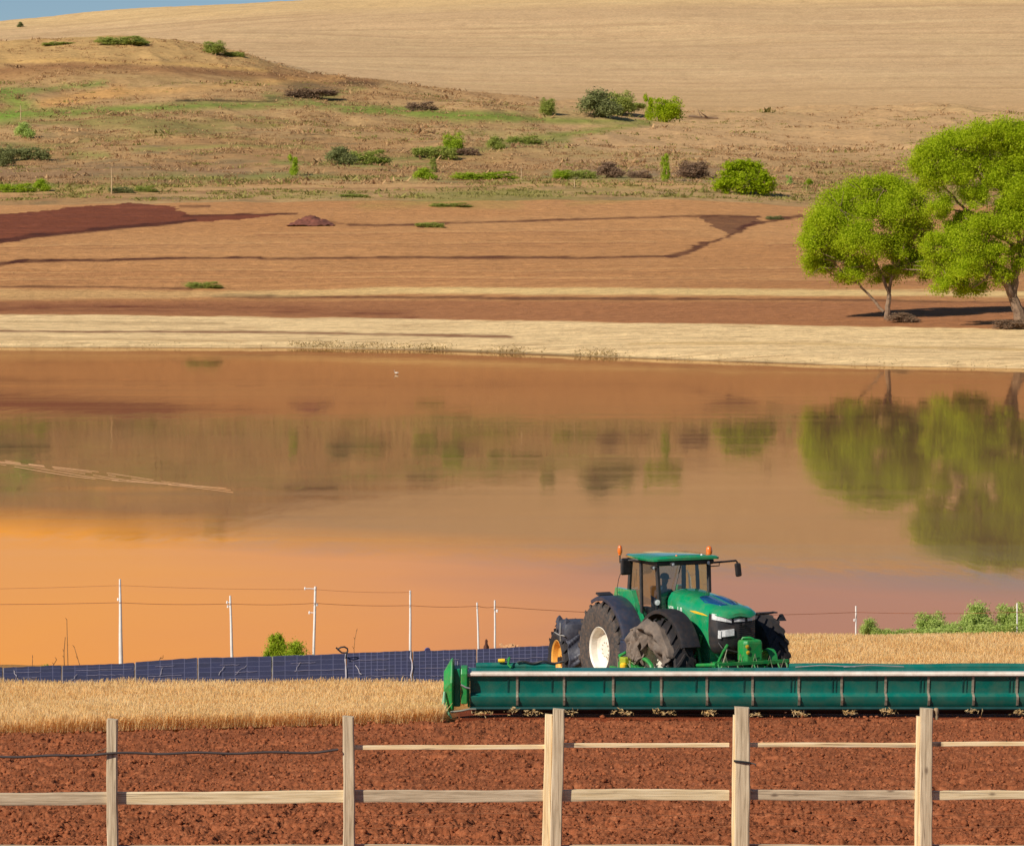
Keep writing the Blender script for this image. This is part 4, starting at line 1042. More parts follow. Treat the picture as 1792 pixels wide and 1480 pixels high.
for i, (x0, x1) in enumerate(zip(EDGES[:-1], EDGES[1:])):
    D0 = 87.6 + 1.6 * (x0 / 1000.0); D1 = 87.6 + 1.6 * (x1 / 1000.0); dep = 1.25
    xm = (x0 + x1) / 2; Dm = (D0 + D1) / 2
    c = at(xm, 1190, Dm); gz = float(zg(c.x, Dm))
    root = thing('solar_panel', PANEL_LABELS[i] + (', tilted towards the wheat' if len(PANEL_LABELS[i].split()) < 12 else ''), 'panel', (c.x, Dm, gz), 0, 'bank of dark blue panels behind the wheat')
    o3 = Vector((c.x, Dm, gz)); hgt = g.uniform(-1.0, 1.0)
    lo0 = at(x0 + 1.7, BOTY(x0) + 6, D0) - o3; lo1 = at(x1 - 1.7, BOTY(x1) + 6, D1) - o3
    hi0 = at(x0 + 1.7, TOPY(x0) + hgt, D0 + dep) - o3; hi1 = at(x1 - 1.7, TOPY(x1) + hgt, D1 + dep) - o3
    n, m_ = 12, 8; V = []; UVc = []
    for a in range(m_ + 1):
        for k in range(n + 1):
            u, v = k / n, a / m_
            q = (lo0.lerp(lo1, u)).lerp(hi0.lerp(hi1, u), v)
            q += Vector((0, -0.02, 0.03)) * (g.uniform(-1, 1) * 0.28)
            V.append(tuple(q)); UVc.append((u * (lo1 - lo0).length, v * (hi0 - lo0).length))
    nrm = (lo1 - lo0).cross(hi0 - lo0).normalized()
    Vb = [tuple(Vector(q) - nrm * 0.035) for q in V]
    nn = len(V); Fc = grid_faces(m_ + 1, n + 1)
    me = np_mesh('cell_sheet', np.array(V + Vb), np.concatenate([Fc, Fc[:, ::-1] + nn]))
    uv = me.uv_layers.new(name='UVMap'); li = np.zeros(len(me.loops), int); me.loops.foreach_get('vertex_index', li)
    uv.data.foreach_set('uv', np.array(UVc + UVc, np.float32)[li].ravel())
    link('cell_sheet', me, CELLS_GRID if i >= 8 else CELLS_PLAIN, root)
    mb = MB()
    for a_, b2 in ((lo0, lo1), (hi0, hi1), (lo0, hi0), (lo1, hi1)):
        mb.tube([a_ - nrm * .03, b2 - nrm * .03], .022, 6)
    mb.build('frame', STEEL, root)
    for q in (hi0.lerp(hi1, .15), hi0.lerp(hi1, .85)):
        mb = MB(); mb.tube([q - nrm * .05, Vector((q.x, q.y + .1, -.15))], .025, 6); mb.build('leg', STEEL, root)
    # loose pale cables and torn ties on the sheet
    for k in range(g.choice((1, 1, 2))):
        u, v = g.uniform(.1, .9), g.uniform(.55, .9); pts = []; sl_ = g.uniform(-.03, .03)
        for j in range(6):
            uu = min(1, max(0, u + j * sl_ + g.uniform(-.012, .012))); vv = min(.98, max(.05, v - j * .06 + g.uniform(-.02, .02)))
            pts.append((lo0.lerp(lo1, uu)).lerp(hi0.lerp(hi1, uu), vv) + nrm * .03)
        MB().tube(pts, g.uniform(.005, .009), 5).build('cable', WIREW, root)
    for k in range(3):
        v = .2 + .25 * k + g.uniform(-.06, .06); a0, a1 = sorted((g.uniform(0, .5), g.uniform(.5, 1)))
        MB().tube([(lo0.lerp(lo1, a0 + (a1 - a0) * j / 9)).lerp(hi0.lerp(hi1, a0 + (a1 - a0) * j / 9), v + g.uniform(-.012, .012)) + nrm * .02 for j in range(10)], .007, 5).build('seam_cord', paint('seam_cord', lin(128, 122, 140), .7), root)
    if i in (7, 8):       # torn pale edges beside the gaps
        q = [(hi0, lo0)] if i == 7 else [(hi0, lo0)]
        a_, b2 = (hi1, lo1) if i == 7 else (hi1, lo1)
        pts = [a_.lerp(b2, t) + nrm * .03 + Vector((g.uniform(-.03, .03), 0, 0)) for t in (.05, .25, .4, .6, .8, .98)]
        MB().tube(pts, [.012, .022, .012, .025, .02, .006], 6).build('torn_strip', WIREW, root)

# ------------------------------------------------------------------ poles and wires
POLEM = paint('white_pole_paint', lin(226, 222, 216), .5, var=.12, scale=2, dust=lin(160, 140, 120), dust_amt=.35)
def pole(tx, ty, bx, by, wt, wb, D, label, ins):
    x = (bx - W0 / 2) / F * D; gz = float(zg(x, D)) - .1
    root = thing('utility_pole', label, 'pole', (x, D, gz), 0, 'white poles along the near shore')
    s = D / F; t = at(tx, ty, D) - root.location
    mb = MB(); n = 9
    mb.tube([Vector((0, 0, 0)).lerp(t, i / n) + Vector((.002 * math.sin(i * 1.3), 0, 0)) for i in range(n + 1)], [s * (wb + (wt - wb) * (i / n)) / 2 for i in range(n + 1)], 12)
    mb.build('shaft', POLEM, root, True)
    for k, (dx, y) in enumerate(ins):
        q = at(tx + (bx - tx) * (y - ty) / (by - ty), y, D) - root.location
        mb = MB(); mb.tube([q, q + Vector((dx * s, 0, 0.01))], .012, 6); e = q + Vector((dx * s, 0, 0))
        mb.lathe([(0, -.03), (.028, -.025), (.022, -.005), (.03, .005), (.022, .02), (.014, .045), (0, .05)], e, 'z', 10)
        mb.build('insulator', POLEM, root, True)
    return root
pole(210, 1013, 212, 1160, 3.5, 8.6, 92.0, 'thickest white pole at the far left behind the blue panels', [(-4, 1049)])
pole(403, 1042, 407, 1152, 3.4, 6, 92.3, 'white pole with side bracket, second from the left', [(-6, 1054), (-5, 1061)])
pole(552, 1026, 548, 1148, 4.2, 5, 92.6, 'mottled white pole beside the lime bushes', [(-9, 1072), (4, 1058), (-18, 1030)])
pole(718, 1033, 718, 1141, 3.4, 5, 93, 'clean slim white pole left of the header end', [])
pole(835, 1054, 839, 1137, 2.8, 4.4, 93.3, 'short thin pole left of its close neighbour, before the tractor', [])
pole(866, 1050, 866.5, 1135, 3, 4, 93.5, 'short pole with tiny side pin, nearest to the tractor', [(4, 1069)])
pole(1498, 1060, 1498, 1110, 2.8, 3, 101.0, 'thin grey post at the left end of the near bushes', [(-3, 1085)])
pole(1780, 1055, 1780, 1104, 2.6, 3, 101.0, 'thin grey post in front of the rightmost near bush', [])
WIREM = paint('brown_wire', lin(140, 78, 44), .8)
def wire(pts, r, label):
    P = []
    for (x0, y0, d0), (x1, y1, d1) in zip(pts[:-1], pts[1:]):
        for j in range(10):
            t = j / 10.0; P.append(at(x0 + (x1 - x0) * t, y0 + (y1 - y0) * t + 2.2 * (1 - (2 * t - 1) ** 2), d0 + (d1 - d0) * t))
    P.append(at(*pts[-1]))
    return tag(MB().tube(P, r, 5).build('overhead_wire', WIREM), label, 'wire')
wire([(-200, 1056, 92), (208, 1054, 91.95), (402, 1056, 92.25), (552, 1055, 92.55), (718, 1059, 92.95), (836, 1060, 93.25), (866, 1061, 93.45), (1180, 1076, 97), (1498, 1071, 100.95), (1780, 1071, 100.95), (2100, 1073, 101)], 0.007, 'lower brown wire running along all the white poles')
wire([(-200, 1031, 92), (210, 1024, 91.95), (552, 1031, 92.55), (718, 1036, 92.95)], .0042, 'faint upper wire between the first, third and fourth poles')

# small things above the panels
STALK = paint('dry_stalk', lin(122, 86, 48), .9)
def stalk(pts, r, label, D=91.5):
    mb = MB(); P = [at(x, y, D + .05 * i) for i, (x, y) in enumerate(pts)]
    mb.tube(P, [r * (1 - .5 * i / len(P)) for i in range(len(P))], 5)
    gg = random.Random(len(label))
    for q in P[1:]:
        mb.tube([q, q + Vector((gg.uniform(-.05, .05), 0, gg.uniform(.03, .09)))], [.012, .004], 5)
    return tag(mb.build('dry_stalk', STALK), label, 'stalk')
stalk([(119, 1175), (118.5, 1150), (118, 1130), (117.5, 1110), (117, 1084)], .013, 'tall knotty dry stalk left of the first white pole')
stalk([(113, 1175), (112, 1150), (112, 1140), (114, 1116)], .015, 'short thick dry stalk against the tall knotty one')
stalk([(142, 1172), (136, 1152), (130, 1132)], .011, 'leaning dry stalk between the knotty stalk and first pole')
stalk([(57, 1172), (56.5, 1160), (57, 1150)], .010, 'short thin stem standing left of the small green weed')
stalk([(88, 1170), (94, 1162), (99, 1154)], .014, 'broken slanted stem touching the small green weed')
stalk([(620, 1152), (619.5, 1135), (621, 1118), (624, 1104)], .009, 'thin bent stem right of the black hose loop', 92)
stalk([(274, 1168), (280, 1152), (285, 1151)], .012, 'hooked dry sprig right of the first white pole', 91)
D = 89.4; mb = MB()
pts = [(588, 1132.5), (592, 1136.5), (598, 1141.5), (605, 1142), (608.5, 1139), (608, 1134.5), (603, 1131.5), (597, 1132), (590, 1136)]
mb.tube([at(x, y, D) for x, y in pts], .022, 8); mb.tube([at(608, 1139, D), at(606, 1146, D), at(605, 1152, D)], .02, 8)
tag(mb.build('hose_loop', paint('black_hose', (.012, .012, .014), .5), None, True), 'loop of black hose standing on top of the blue panels', 'hose')
mb = MB(); mb.lathe([(0, -.02), (.075, -.02), (.082, 0), (.075, .02), (0, .025)], (0, 0, 0), 'y', 20); mb.tube([(0, .02, 0), (0, .02, -.3)], .01, 6)
o = mb.build('round_disc', paint('blue_plastic', lin(96, 92, 140), .5), None, True); o.location = at(748, 1137.5, 91.5); o.rotation_euler = (.3, .2, .3)
tag(o, 'small blue disc behind the panels, right of the fourth pole', 'disc')
mb = MB(); mb.loft([[Vector((r * math.cos(a) * .8, r * math.sin(a), z)) for a in [k * math.pi / 4 for k in range(8)]] for r, z in ((.1, -.25), (.1, 0), (.09, .1), (.05, .15), (.045, .2), (.05, .25), (.02, .29))])
o = mb.build('tree_stump', paint('dark_stump', lin(86, 48, 32), .9, var=.4, scale=9, bump=.5), None, True); o.location = at(851, 1137, 92)
tag(o, 'small dark stump between the two short poles', 'stump')
for k, (px, py, w) in enumerate([(884, 1133, 30), (905, 1135, 20)]):
    mb = MB(); gg = random.Random(k)
    for j in range(14):
        c = Vector((gg.uniform(-.5, .5) * w * .015, gg.uniform(-.1, .1), gg.uniform(-.02, .05 + .03 * (j % 3))))
        mb.box(c, (gg.uniform(.05, .13), .08, gg.uniform(.03, .07)), Matrix.Rotation(gg.uniform(-.5, .5), 3, 'Y'))
    o = mb.build('rubble_pile', paint('pale_rubble', lin(212, 164, 116), .9, var=.2), None); o.location = at(px, py, 92.2)
    tag(o, ['larger heap of pale rubble right of the last short pole', 'smaller heap of pale rubble close to the wheel'][k], 'rubble')
# ------------------------------------------------------------------ tractor
GREEN = paint('tractor_green', lin(4, 144, 90), .25, var=.10, scale=1.6, dust=lin(150, 130, 90), dust_amt=.22, coat=1.0)
GREEN2 = paint('implement_green', lin(20, 134, 62), .42, var=.2, scale=3, dust=lin(130, 120, 70), dust_amt=.35)
TEAL = paint('header_teal', lin(0, 102, 90), .36, var=.16, scale=1.1, dust=lin(110, 108, 86), dust_amt=.36, coat=.25)
NAVY = paint('dark_blue_plastic', lin(42, 50, 68), .42, var=.2, scale=3, dust=lin(120, 90, 70), dust_amt=.25)
BLACK = paint('black_plastic', lin(34, 34, 36), .5, var=.25, scale=4, dust=lin(110, 80, 60), dust_amt=.2)
GRILLE = paint('grille_charcoal', lin(44, 44, 46), .45, var=.3, scale=2.5, dust=lin(120, 92, 70), dust_amt=.25)
RUBBER = paint('dusty_tyre_rubber', lin(56, 53, 52), .85, var=.25, scale=4, dust=lin(132, 104, 82), dust_amt=.55, bump=.3, bscale=30)
RUBBERB = paint('black_tyre_rubber', lin(34, 33, 35), .75, var=.25, scale=4, dust=lin(96, 72, 58), dust_amt=.3, bump=.3, bscale=30)
RIMW = paint('white_rim_paint', lin(226, 220, 206), .45, var=.1, scale=2, dust=lin(170, 136, 100), dust_amt=.45)
RIMY = paint('yellow_rim_paint', lin(226, 166, 74), .45, var=.15, scale=2, dust=lin(150, 104, 60), dust_amt=.4)
YELLOW = paint('yellow_paint', lin(232, 184, 40), .4, var=.15)
AMBER = paint('amber_lens', lin(226, 110, 30), .25, var=.15, coat=.5)
LENS = paint('clear_lamp_lens', lin(214, 214, 212), .2, var=.25, scale=18, coat=.6)
CLOTH = paint('dusty_dark_canvas', lin(104, 92, 82), .9, var=.3, scale=3, dust=lin(150, 126, 106), dust_amt=.5, bump=.5, bscale=14)
CANVAS = paint('black_canvas', lin(52, 54, 66), .55, var=.35, scale=4, dust=lin(120, 112, 112), dust_amt=.25, bump=.4, bscale=12)
WHITE = paint('white_lettering', lin(226, 232, 222), .5, var=.05)
BLUEP = paint('blue_reflection_panel', lin(16, 66, 112), .22, var=.2, scale=5, coat=.5)
gm, nt, p, out = new_mat('cab_glass')
tr = N(nt, 'ShaderNodeBsdfTransparent'); tr.inputs['Color'].default_value = (0.68, 0.74, 0.70, 1)
gs = N(nt, 'ShaderNodeBsdfGlossy'); gs.inputs['Roughness'].default_value = 0.03; gs.inputs['Color'].default_value = (.9, .95, .95, 1)
fr = N(nt, 'ShaderNodeFresnel', IOR=1.5); mx = N(nt, 'ShaderNodeMixShader')
ma = N(nt, 'ShaderNodeMath', operation='ADD'); ma.inputs[1].default_value = 0.06; nt.links.new(fr.outputs[0], ma.inputs[0])
nt.links.new(ma.outputs[0], mx.inputs[0]); nt.links.new(tr.outputs[0], mx.inputs[1]); nt.links.new(gs.outputs[0], mx.inputs[2]); nt.links.new(mx.outputs[0], out.inputs['Surface'])

YAW = math.radians(25)
TD = 86.0
TX = (1144 - W0 / 2) / F * TD
TZ = 0.69
tractor = thing('tractor', 'large green tractor with enclosed cab facing the camera behind the long header', 'tractor', (TX, TD, TZ), -(math.pi / 2 - YAW))

def tyre_mesh(R, w, rr, lugs, lug_h=0.055, seg=56):
    mb = MB(); h = w / 2
    prof = [(rr, -h * .78), (rr + .04, -h * .92), ((R + rr) / 2, -h * 1.04), (R - .16, -h), (R - .07, -h * .86), (R - .05, -h * .4), (R - .045, 0), (R - .05, h * .4), (R - .07, h * .86), (R - .16, h), ((R + rr) / 2, h * 1.04), (rr + .04, h * .92), (rr, h * .78)]
    mb.lathe(prof, (0, 0, 0), 'y', seg)
    for k in range(lugs):
        for sgn in (-1, 1):
            a0 = 2 * math.pi * (k + (.5 if sgn > 0 else 0)) / lugs
            vs = []
            for t, yy in ((0, 0.04), (.5, .5), (1, 1.0)):
                a = a0 - t * .30; y = sgn * h * yy * .98
                top = R - (.035 if t == 1 else 0); bot = R - (.18 if t == 1 else .09)
                da = .042 + .012 * t
                for aa, r in ((a - da, bot), (a - da * .7, top), (a + da * .7, top), (a + da, bot)):
                    vs.append((r * math.cos(aa), y, r * math.sin(aa)))
            fs = []
            for i in range(2):
                for j in range(4):
                    j2 = (j + 1) % 4; fs.append((i * 4 + j, i * 4 + j2, i * 4 + 4 + j2, i * 4 + 4 + j))
            fs += [(3, 2, 1, 0), (8, 9, 10, 11)]
            mb.add(vs, fs)
    return mb
def rim_mesh(rr, w, side):
    """dish open towards local y = side"""
    mb = MB(); h = w / 2; s = side
    mb.lathe([(rr + .05, s * h * .80), (rr + .015, s * h * .90), (rr - .02, s * h * .78), (rr - .05, s * h * .3), (rr - .10, s * h * .12), (rr * .55, -s * h * .02), (rr * .42, s * h * .12), (rr * .40, s * h * .3), (rr * .22, s * h * .34), (0.0, s * h * .36)], (0, 0, 0), 'y', 48)
    mb.lathe([(rr + .05, -s * h * .80), (rr - .03, -s * h * .7), (rr - .06, 0), (rr - .05, s * h * .3)], (0, 0, 0), 'y', 48)
    for k in range(10):
        a = 2 * math.pi * k / 10; q = Vector((rr * .33 * math.cos(a), s * h * .33, rr * .33 * math.sin(a)))
        mb.cyl(q, q + Vector((0, s * .03, 0)), .022, seg=8)
    return mb
def wheel(parent, name, loc, R, w, rr, lugs, side, tm, rm, rotz=0.0):
    e = bpy.data.objects.new(name, None); COL.objects.link(e); e.parent = parent; e.location = loc; e.rotation_euler = (0, 0, rotz)
    tyre_mesh(R, w, rr, lugs).build('tyre', tm, e, True, auto=32)
    rim_mesh(rr, w, side).build('rim', rm, e, True, auto=30)
    return e
for sgn in (-1, 1):
    wheel(tractor, 'rear_wheel', (0, sgn * 1.25, 1.22), 1.2, .62, .54, 22, sgn, RUBBER, RIMW)
    wheel(tractor, 'front_wheel', (3.1, sgn * 1.3, 1.16), 1.12, .58, .55, 20, sgn, RUBBERB, RIMW)
MB().tube([(0, -1.2, 1.22), (0, 1.2, 1.22)], .17, 12).build('rear_axle', BLACK, tractor, True)
MB().tube([(3.1, -1.2, 1.16), (3.1, 1.2, 1.16)], .13, 12).build('front_axle', BLACK, tractor, True)
mb = MB(); mb.box((1.7, 0, 1.2), (4.6, .62, .72)); mb.box((3.7, 0, 1.35), (1.0, .5, .5)); mb.box((0.2, 0, 1.35), (1.0, 1.0, .9))
mb.build('chassis', BLACK, tractor, False, .04)

# fenders
def arc_strip(R, a0, a1, y0, y1, th, c, n=22, lip=.06):
    rings = []
    for i in range(n + 1):
        a = math.radians(a0 + (a1 - a0) * i / n); ca, sa = math.cos(a), math.sin(a)
        P = lambda r, y: Vector((c[0] + r * ca, y, c[1] + r * sa))
        rings.append([P(R - lip, y0), P(R + th * .4, y0), P(R + th, y0 + .06), P(R + th, y1 - .06), P(R + th * .4, y1), P(R - lip, y1), P(R - lip, y1 - .03), P(R, y1 - .08), P(R, y0 + .08), P(R - lip, y0 + .03)])
    return rings
for sgn in (-1, 1):
    y0, y1 = sorted((sgn * .92, sgn * 1.5))
    mb = MB(); mb.loft(arc_strip(1.3, 116, 4, y0, y1, .05, (0.04, 1.2)))
    mb.build('rear_fender', NAVY, tractor, True)
    # green body side between fender and cab
    pts = [(0.06 + 1.31 * math.cos(math.radians(a)), 1.2 + 1.31 * math.sin(math.radians(a))) for a in range(112, 4, -9)] + [(1.36, 1.45), (1.06, 1.80), (.78, 2.40), (.58, 2.72), (-.30, 2.72)]
    ya, yb = sorted((sgn * .80, sgn * .93))
    mb = MB(); mb.prism(pts, 'y', ya, yb); mb.build('fender_panel', GREEN, tractor, False, .03)
mb = MB(); mb.loft(arc_strip(1.30, 168, 24, -1.44, -.95, .035, (3.06, 1.16), lip=.07)); mb.build('front_fender', BLACK, tractor, True)
mb = MB(); mb.box((-.28, -1.24, 2.56), (.22, .4, .05), Matrix.Rotation(.25, 3, 'Y')); mb.build('fender_extension', BLACK, tractor, False, .015)

# hood
secs = [  # x, half width, top, shoulder, bottom
    (1.72, .50, 2.83, 2.60, 1.72), (1.95, .52, 2.85, 2.60, 1.70), (2.35, .55, 2.82, 2.56, 1.74), (2.75, .575, 2.80, 2.54, 1.86), (3.05, .59, 2.77, 2.52, 1.80), (3.35, .60, 2.73, 2.50, 1.50),
    (3.55, .605, 2.70, 2.49, 1.22), (3.75, .60, 2.67, 2.48, 1.06), (3.92, .595, 2.645, 2.475, 1.04), (4.02, .58, 2.63, 2.47, 1.10)]
def hood_ring(x, w, t, s, b):
    half = [(-w * .97, b), (-w * 1.0, b + .45 * (s - b)), (-w, s - .06), (-w * .95, s + .03), (-w * .80, s + .62 * (t - s)), (-w * .60, t - .035), (-w * .30, t - .008)]
    return [Vector((x, y, z)) for y, z in half] + [Vector((x, 0, t))] + [Vector((x, -y, z)) for y, z in reversed(half)]
mb = MB(); mb.loft([hood_ring(*q) for q in secs]); mb.build('hood', GREEN, tractor, True, auto=28)
# nose cap over the grille
def nose_ring(x, w, t, th):
    return [Vector((x, y, z)) for y, z in ((-w, t - .15 - th), (-w, t - .13), (-w * .8, t - .05), (-w * .4, t - .01), (0, t), (w * .4, t - .01), (w * .8, t - .05), (w, t - .13), (w, t - .15 - th), (0, t - .10 - th))]
mb = MB(); mb.loft([nose_ring(4.005, .588, 2.635, .03), nose_ring(4.18, .575, 2.60, .015), nose_ring(4.32, .53, 2.565, .0), nose_ring(4.42, .42, 2.525, -.02), nose_ring(4.46, .28, 2.48, -.03)])
mb.build('nose_cap', GREEN, tractor, True, auto=30)
for sgn in (-1, 1):          # blue reflection on the hood top, put into dark blue panels
    P = [(3.0, sgn * .06), (3.05, sgn * .34), (3.55, sgn * .43), (4.05, sgn * .20), (4.0, sgn * .06)]
    def top(x, y):
        xs = [q[0] for q in secs]; t = np.interp(x, xs, [q[2] for q in secs]); w = np.interp(x, xs, [q[1] for q in secs]); s = np.interp(x, xs, [q[3] for q in secs])
        return float(np.interp(abs(y) / w, [0, .3, .6, .8, .95], [t, t - .008, t - .035, s + .62 * (t - s), s + .03]))
    V = []; n = 10
    for i in range(n + 1):
        x = 3.0 + 1.0 * i / n; yo = float(np.interp(x, [3.0, 3.05, 3.5, 4.0], [.30, .34, .42, .24]))
        for j in range(4):
            y = sgn * (.05 + (yo - .05) * j / 3); V.append((x, y, top(x, y) + .006))
    fs = [tuple(int(k) for k in f) for f in grid_faces(n + 1, 4)]
    mb = MB(); mb.add(V, fs); o = mb.build('hood_reflection', BLUEP, tractor, True); so = o.modifiers.new('th', 'SOLIDIFY'); so.thickness = .01
# side louvre, stripe and lettering on the near side of the hood
mb = MB()
for k in range(2):
    mb.loft([[Vector((x, -w - .006, z - th)), Vector((x, -w - .006, z + th)), Vector((x, -w + .02, z + th)), Vector((x, -w + .02, z - th))] for x, w, z, th in ((2.30, .552, 2.30, .005), (2.42, .56, 2.12, .03), (2.70, .575, 1.98, .04), (3.0, .59, 1.90, .03), (3.25, .60, 1.86, .004))])
    break
mb.build('side_louvre', BLACK, tractor)
mb = MB()
mb.loft([[Vector((x, -w - .004, z - th)), Vector((x, -w - .004, z + th)), Vector((x, -w + .02, z + th)), Vector((x, -w + .02, z - th))] for x, w, z, th in ((3.05, .592, 2.43, .006), (3.3, .60, 2.425, .028), (3.7, .603, 2.41, .022), (3.95, .593, 2.39, .004))])
mb.build('side_stripe', YELLOW, tractor)
def glyphs(rows):
    mb = MB(); g = random.Random(8)
    for x0, z0, h, widths in rows:
        x = x0
        for w in widths:
            yw = np.interp(x, [q[0] for q in secs], [q[1] for q in secs]); th = h * .24
            k = g.choice('ILTUEO'); y = -yw - .003
            def bar(cx, cz, sx, sz): mb.box((cx, y, cz), (sx, .012, sz))
            bar(x + th * .5, z0 + h / 2, th, h)
            if k in 'LUEO': bar(x + w / 2, z0 + th / 2, w, th)
            if k in 'TEO': bar(x + w / 2, z0 + h - th / 2, w, th)
            if k in 'UO': bar(x + w - th / 2, z0 + h / 2, th, h)
            if k == 'E': bar(x + w * .4, z0 + h / 2, w * .8, th)
            x += w + h * .3
    return mb
glyphs([(1.80, 2.38, .06, (.07, .06, .06, .04)), (2.34, 2.36, .10, (.12, .09)), (1.80, 2.26, .05, (.05, .05, .04, .06)), (2.24, 2.20, .09, (.09, .08, .09, .08))]).build('lettering', WHITE, tractor)

# grille, lamps
def plan(sc, dx): return [(4.0, -.60 * sc), (4.16 + dx, -.585 * sc), (4.30 + dx, -.51 * sc), (4.39 + dx, -.36 * sc), (4.43 + dx, 0), (4.39 + dx, .36 * sc), (4.30 + dx, .51 * sc), (4.16 + dx, .585 * sc), (4.0, .60 * sc)]
mb = MB(); mb.loft([[Vector((x, y, z)) for x, y in plan(sc, dx)] for z, sc, dx in ((1.50, .78, -.12), (1.58, .90, -.05), (1.72, .97, -.01), (2.05, 1.0, .0), (2.35, .985, -.01), (2.47, .97, -.03))])
mb.build('grille', GRILLE, tractor, True, auto=30)
mb = MB()
for k in range(13):
    z = 1.68 + k * .046
    mb.loft([[Vector((x + .006, y, z)), Vector((x + .014, y, z + .012)), Vector((x + .006, y, z + .024)), Vector((x - .03, y, z + .012))] for x, y in [q for q in plan(1.0, 0)[2:-2] if q[1] > -.2]] )
mb.build('grille_mesh', BLACK, tractor)
def front_patch(name, y0, y1, z0, z1, m, proud=.012, skew=0.0):
    mb = MB(); n = 8; pl = plan(1.0, 0); ys = [q[1] for q in pl]; xs = [q[0] for q in pl]
    rings = []
    for i in range(n + 1):
        y = y0 + (y1 - y0) * i / n; x = float(np.interp(y, ys, xs)); dz = skew * (i / n - .5)
        rings.append([Vector((x - .02, y, z0 + dz)), Vector((x + proud, y, z0 + dz)), Vector((x + proud, y, z1 + dz)), Vector((x - .02, y, z1 + dz))])
    mb.loft(rings); return mb.build(name, m, tractor, False, .005)
front_patch('headlight', -.585, -.20, 2.285, 2.43, LENS, .03, -.07)
front_patch('headlight', .24, .575, 2.285, 2.43, LENS, .03, .02)
front_patch('headlight', -.13, .16, 2.27, 2.375, LENS, .025)
front_patch('work_lamp', -.44, -.13, 1.93, 2.09, LENS, .03, .03)
front_patch('work_lamp', -.50, -.455, 1.88, 2.07, LENS, .05, .0)
mb = MB(); mb.lathe([(0, 0), (.045, .0), (.05, .02), (0, .03)], (4.44, .12, 2.2), 'x', 16); mb.build('hood_latch', BLACK, tractor, True)
mb = MB(); mb.tube([(4.33, -.5, 1.78), (4.45, -.46, 1.66), (4.52, -.2, 1.58), (4.54, 0.05, 1.52)], .022, 8); mb.build('bull_bar', BLACK, tractor, True)

# cab
def pillar(p0, p1, s, m=BLACK, name='cab_pillar'):
    MB().tube([p0, Vector(p0).lerp(Vector(p1), .5), p1], s, 6).build(name, m, tractor, True)
CX0, CX1 = .15, 1.62
for sgn in (-1, 1):
    pillar((CX1 + .10, sgn * .68, 1.75), (CX1 - .06, sgn * .72, 3.45), .062)
    pillar((.92, sgn * .80, 1.8), (.82, sgn * .78, 3.45), .05)
    pillar((CX0 - .02, sgn * .78, 2.3), (CX0 + .05, sgn * .74, 3.45), .06)
mb = MB(); mb.box(((CX0 + CX1) / 2 + .02, 0, 3.46), (1.62, 1.60, .12)); mb.build('cab_header_rail', BLACK, tractor, False, .03)
mb = MB()
def roof_ring(x, w, z0, t): return [Vector((x, y, z)) for y, z in ((-w, z0), (-w * 1.02, z0 + .05), (-w * .93, z0 + t * .8), (-w * .5, z0 + t), (0, z0 + t * 1.04), (w * .5, z0 + t), (w * .93, z0 + t * .8), (w * 1.02, z0 + .05), (w, z0))]
mb.loft([roof_ring(.10, .80, 3.525, .05), roof_ring(.2, .88, 3.515, .11), roof_ring(.8, .92, 3.51, .13), roof_ring(1.5, .92, 3.51, .13), roof_ring(1.74, .90, 3.52, .11), roof_ring(1.80, .82, 3.53, .06)])
mb.build('roof', GREEN, tractor, True, auto=35)
mb = MB(); mb.box((.95, 0, 1.62), (1.5, 1.5, .18)); mb.box((1.0, -.72, 1.85), (1.2, .08, .4)); mb.box((1.0, .72, 1.85), (1.2, .08, .4)); mb.build('cab_floor', BLACK, tractor, False, .03)
def pane(name, P, flip=False):
    mb = MB(); mb.add(P, [tuple(range(len(P)))]); return mb.build(name, gm, tractor)
pane('windscreen', [(CX1 + .12, -.66, 1.78), (CX1 + .12, .66, 1.78), (CX1 - .05, .70, 3.42), (CX1 - .05, -.70, 3.42)])
for sgn in (-1, 1):
    pane('door_window', [(CX1 + .08, sgn * .70, 1.8), (.94, sgn * .80, 1.8), (.84, sgn * .78, 3.42), (CX1 - .06, sgn * .725, 3.42)])
    pane('rear_side_window', [(.90, sgn * .80, 2.45), (CX0, sgn * .78, 2.45), (CX0 + .05, sgn * .745, 3.42), (.82, sgn * .78, 3.42)])
pane('rear_window', [(CX0, -.72, 2.3), (CX0, .72, 2.3), (CX0 + .05, .7, 3.42), (CX0 + .05, -.7, 3.42)])
MB().tube([(CX1 + .03, -.1, 3.4), (CX1 + .09, -.28, 2.9), (CX1 + .14, -.36, 2.55)], .014, 6).build('wiper', BLACK, tractor)
# cab inside
mb = MB(); mb.box((.55, 0, 2.02), (.5, .5, .14)); mb.build('seat', CANVAS, tractor, False, .04)
mb = MB(); mb.box((.30, 0, 2.42), (.12, .46, .72), Matrix.Rotation(-.12, 3, 'Y')); mb.build('backrest', CANVAS, tractor, False, .05)
mb = MB(); mb.lathe([(.20 + .018 * math.cos(a), .018 * math.sin(a)) for a in [k * math.pi / 4 for k in range(8)]], (0, 0, 0), 'z', 28, True); mb.tube([(-.2, 0, 0), (.2, 0, 0)], .014, 6); mb.tube([(0, 0, 0), (0, 0, -.45)], .03, 8)
o = mb.build('steering_wheel', BLACK, tractor, True); o.location = (1.14, 0, 2.52); o.rotation_euler = (0, -.55, 0)
mb = MB(); mb.box((1.42, 0, 2.1), (.3, .9, .75)); mb.box((1.40, -.35, 2.52), (.16, .3, .2)); mb.build('dashboard', BLACK, tractor, False, .05)
mb = MB(); mb.box((.75, -.52, 2.1), (.6, .22, .4)); mb.build('side_console', BLACK, tractor, False, .04)

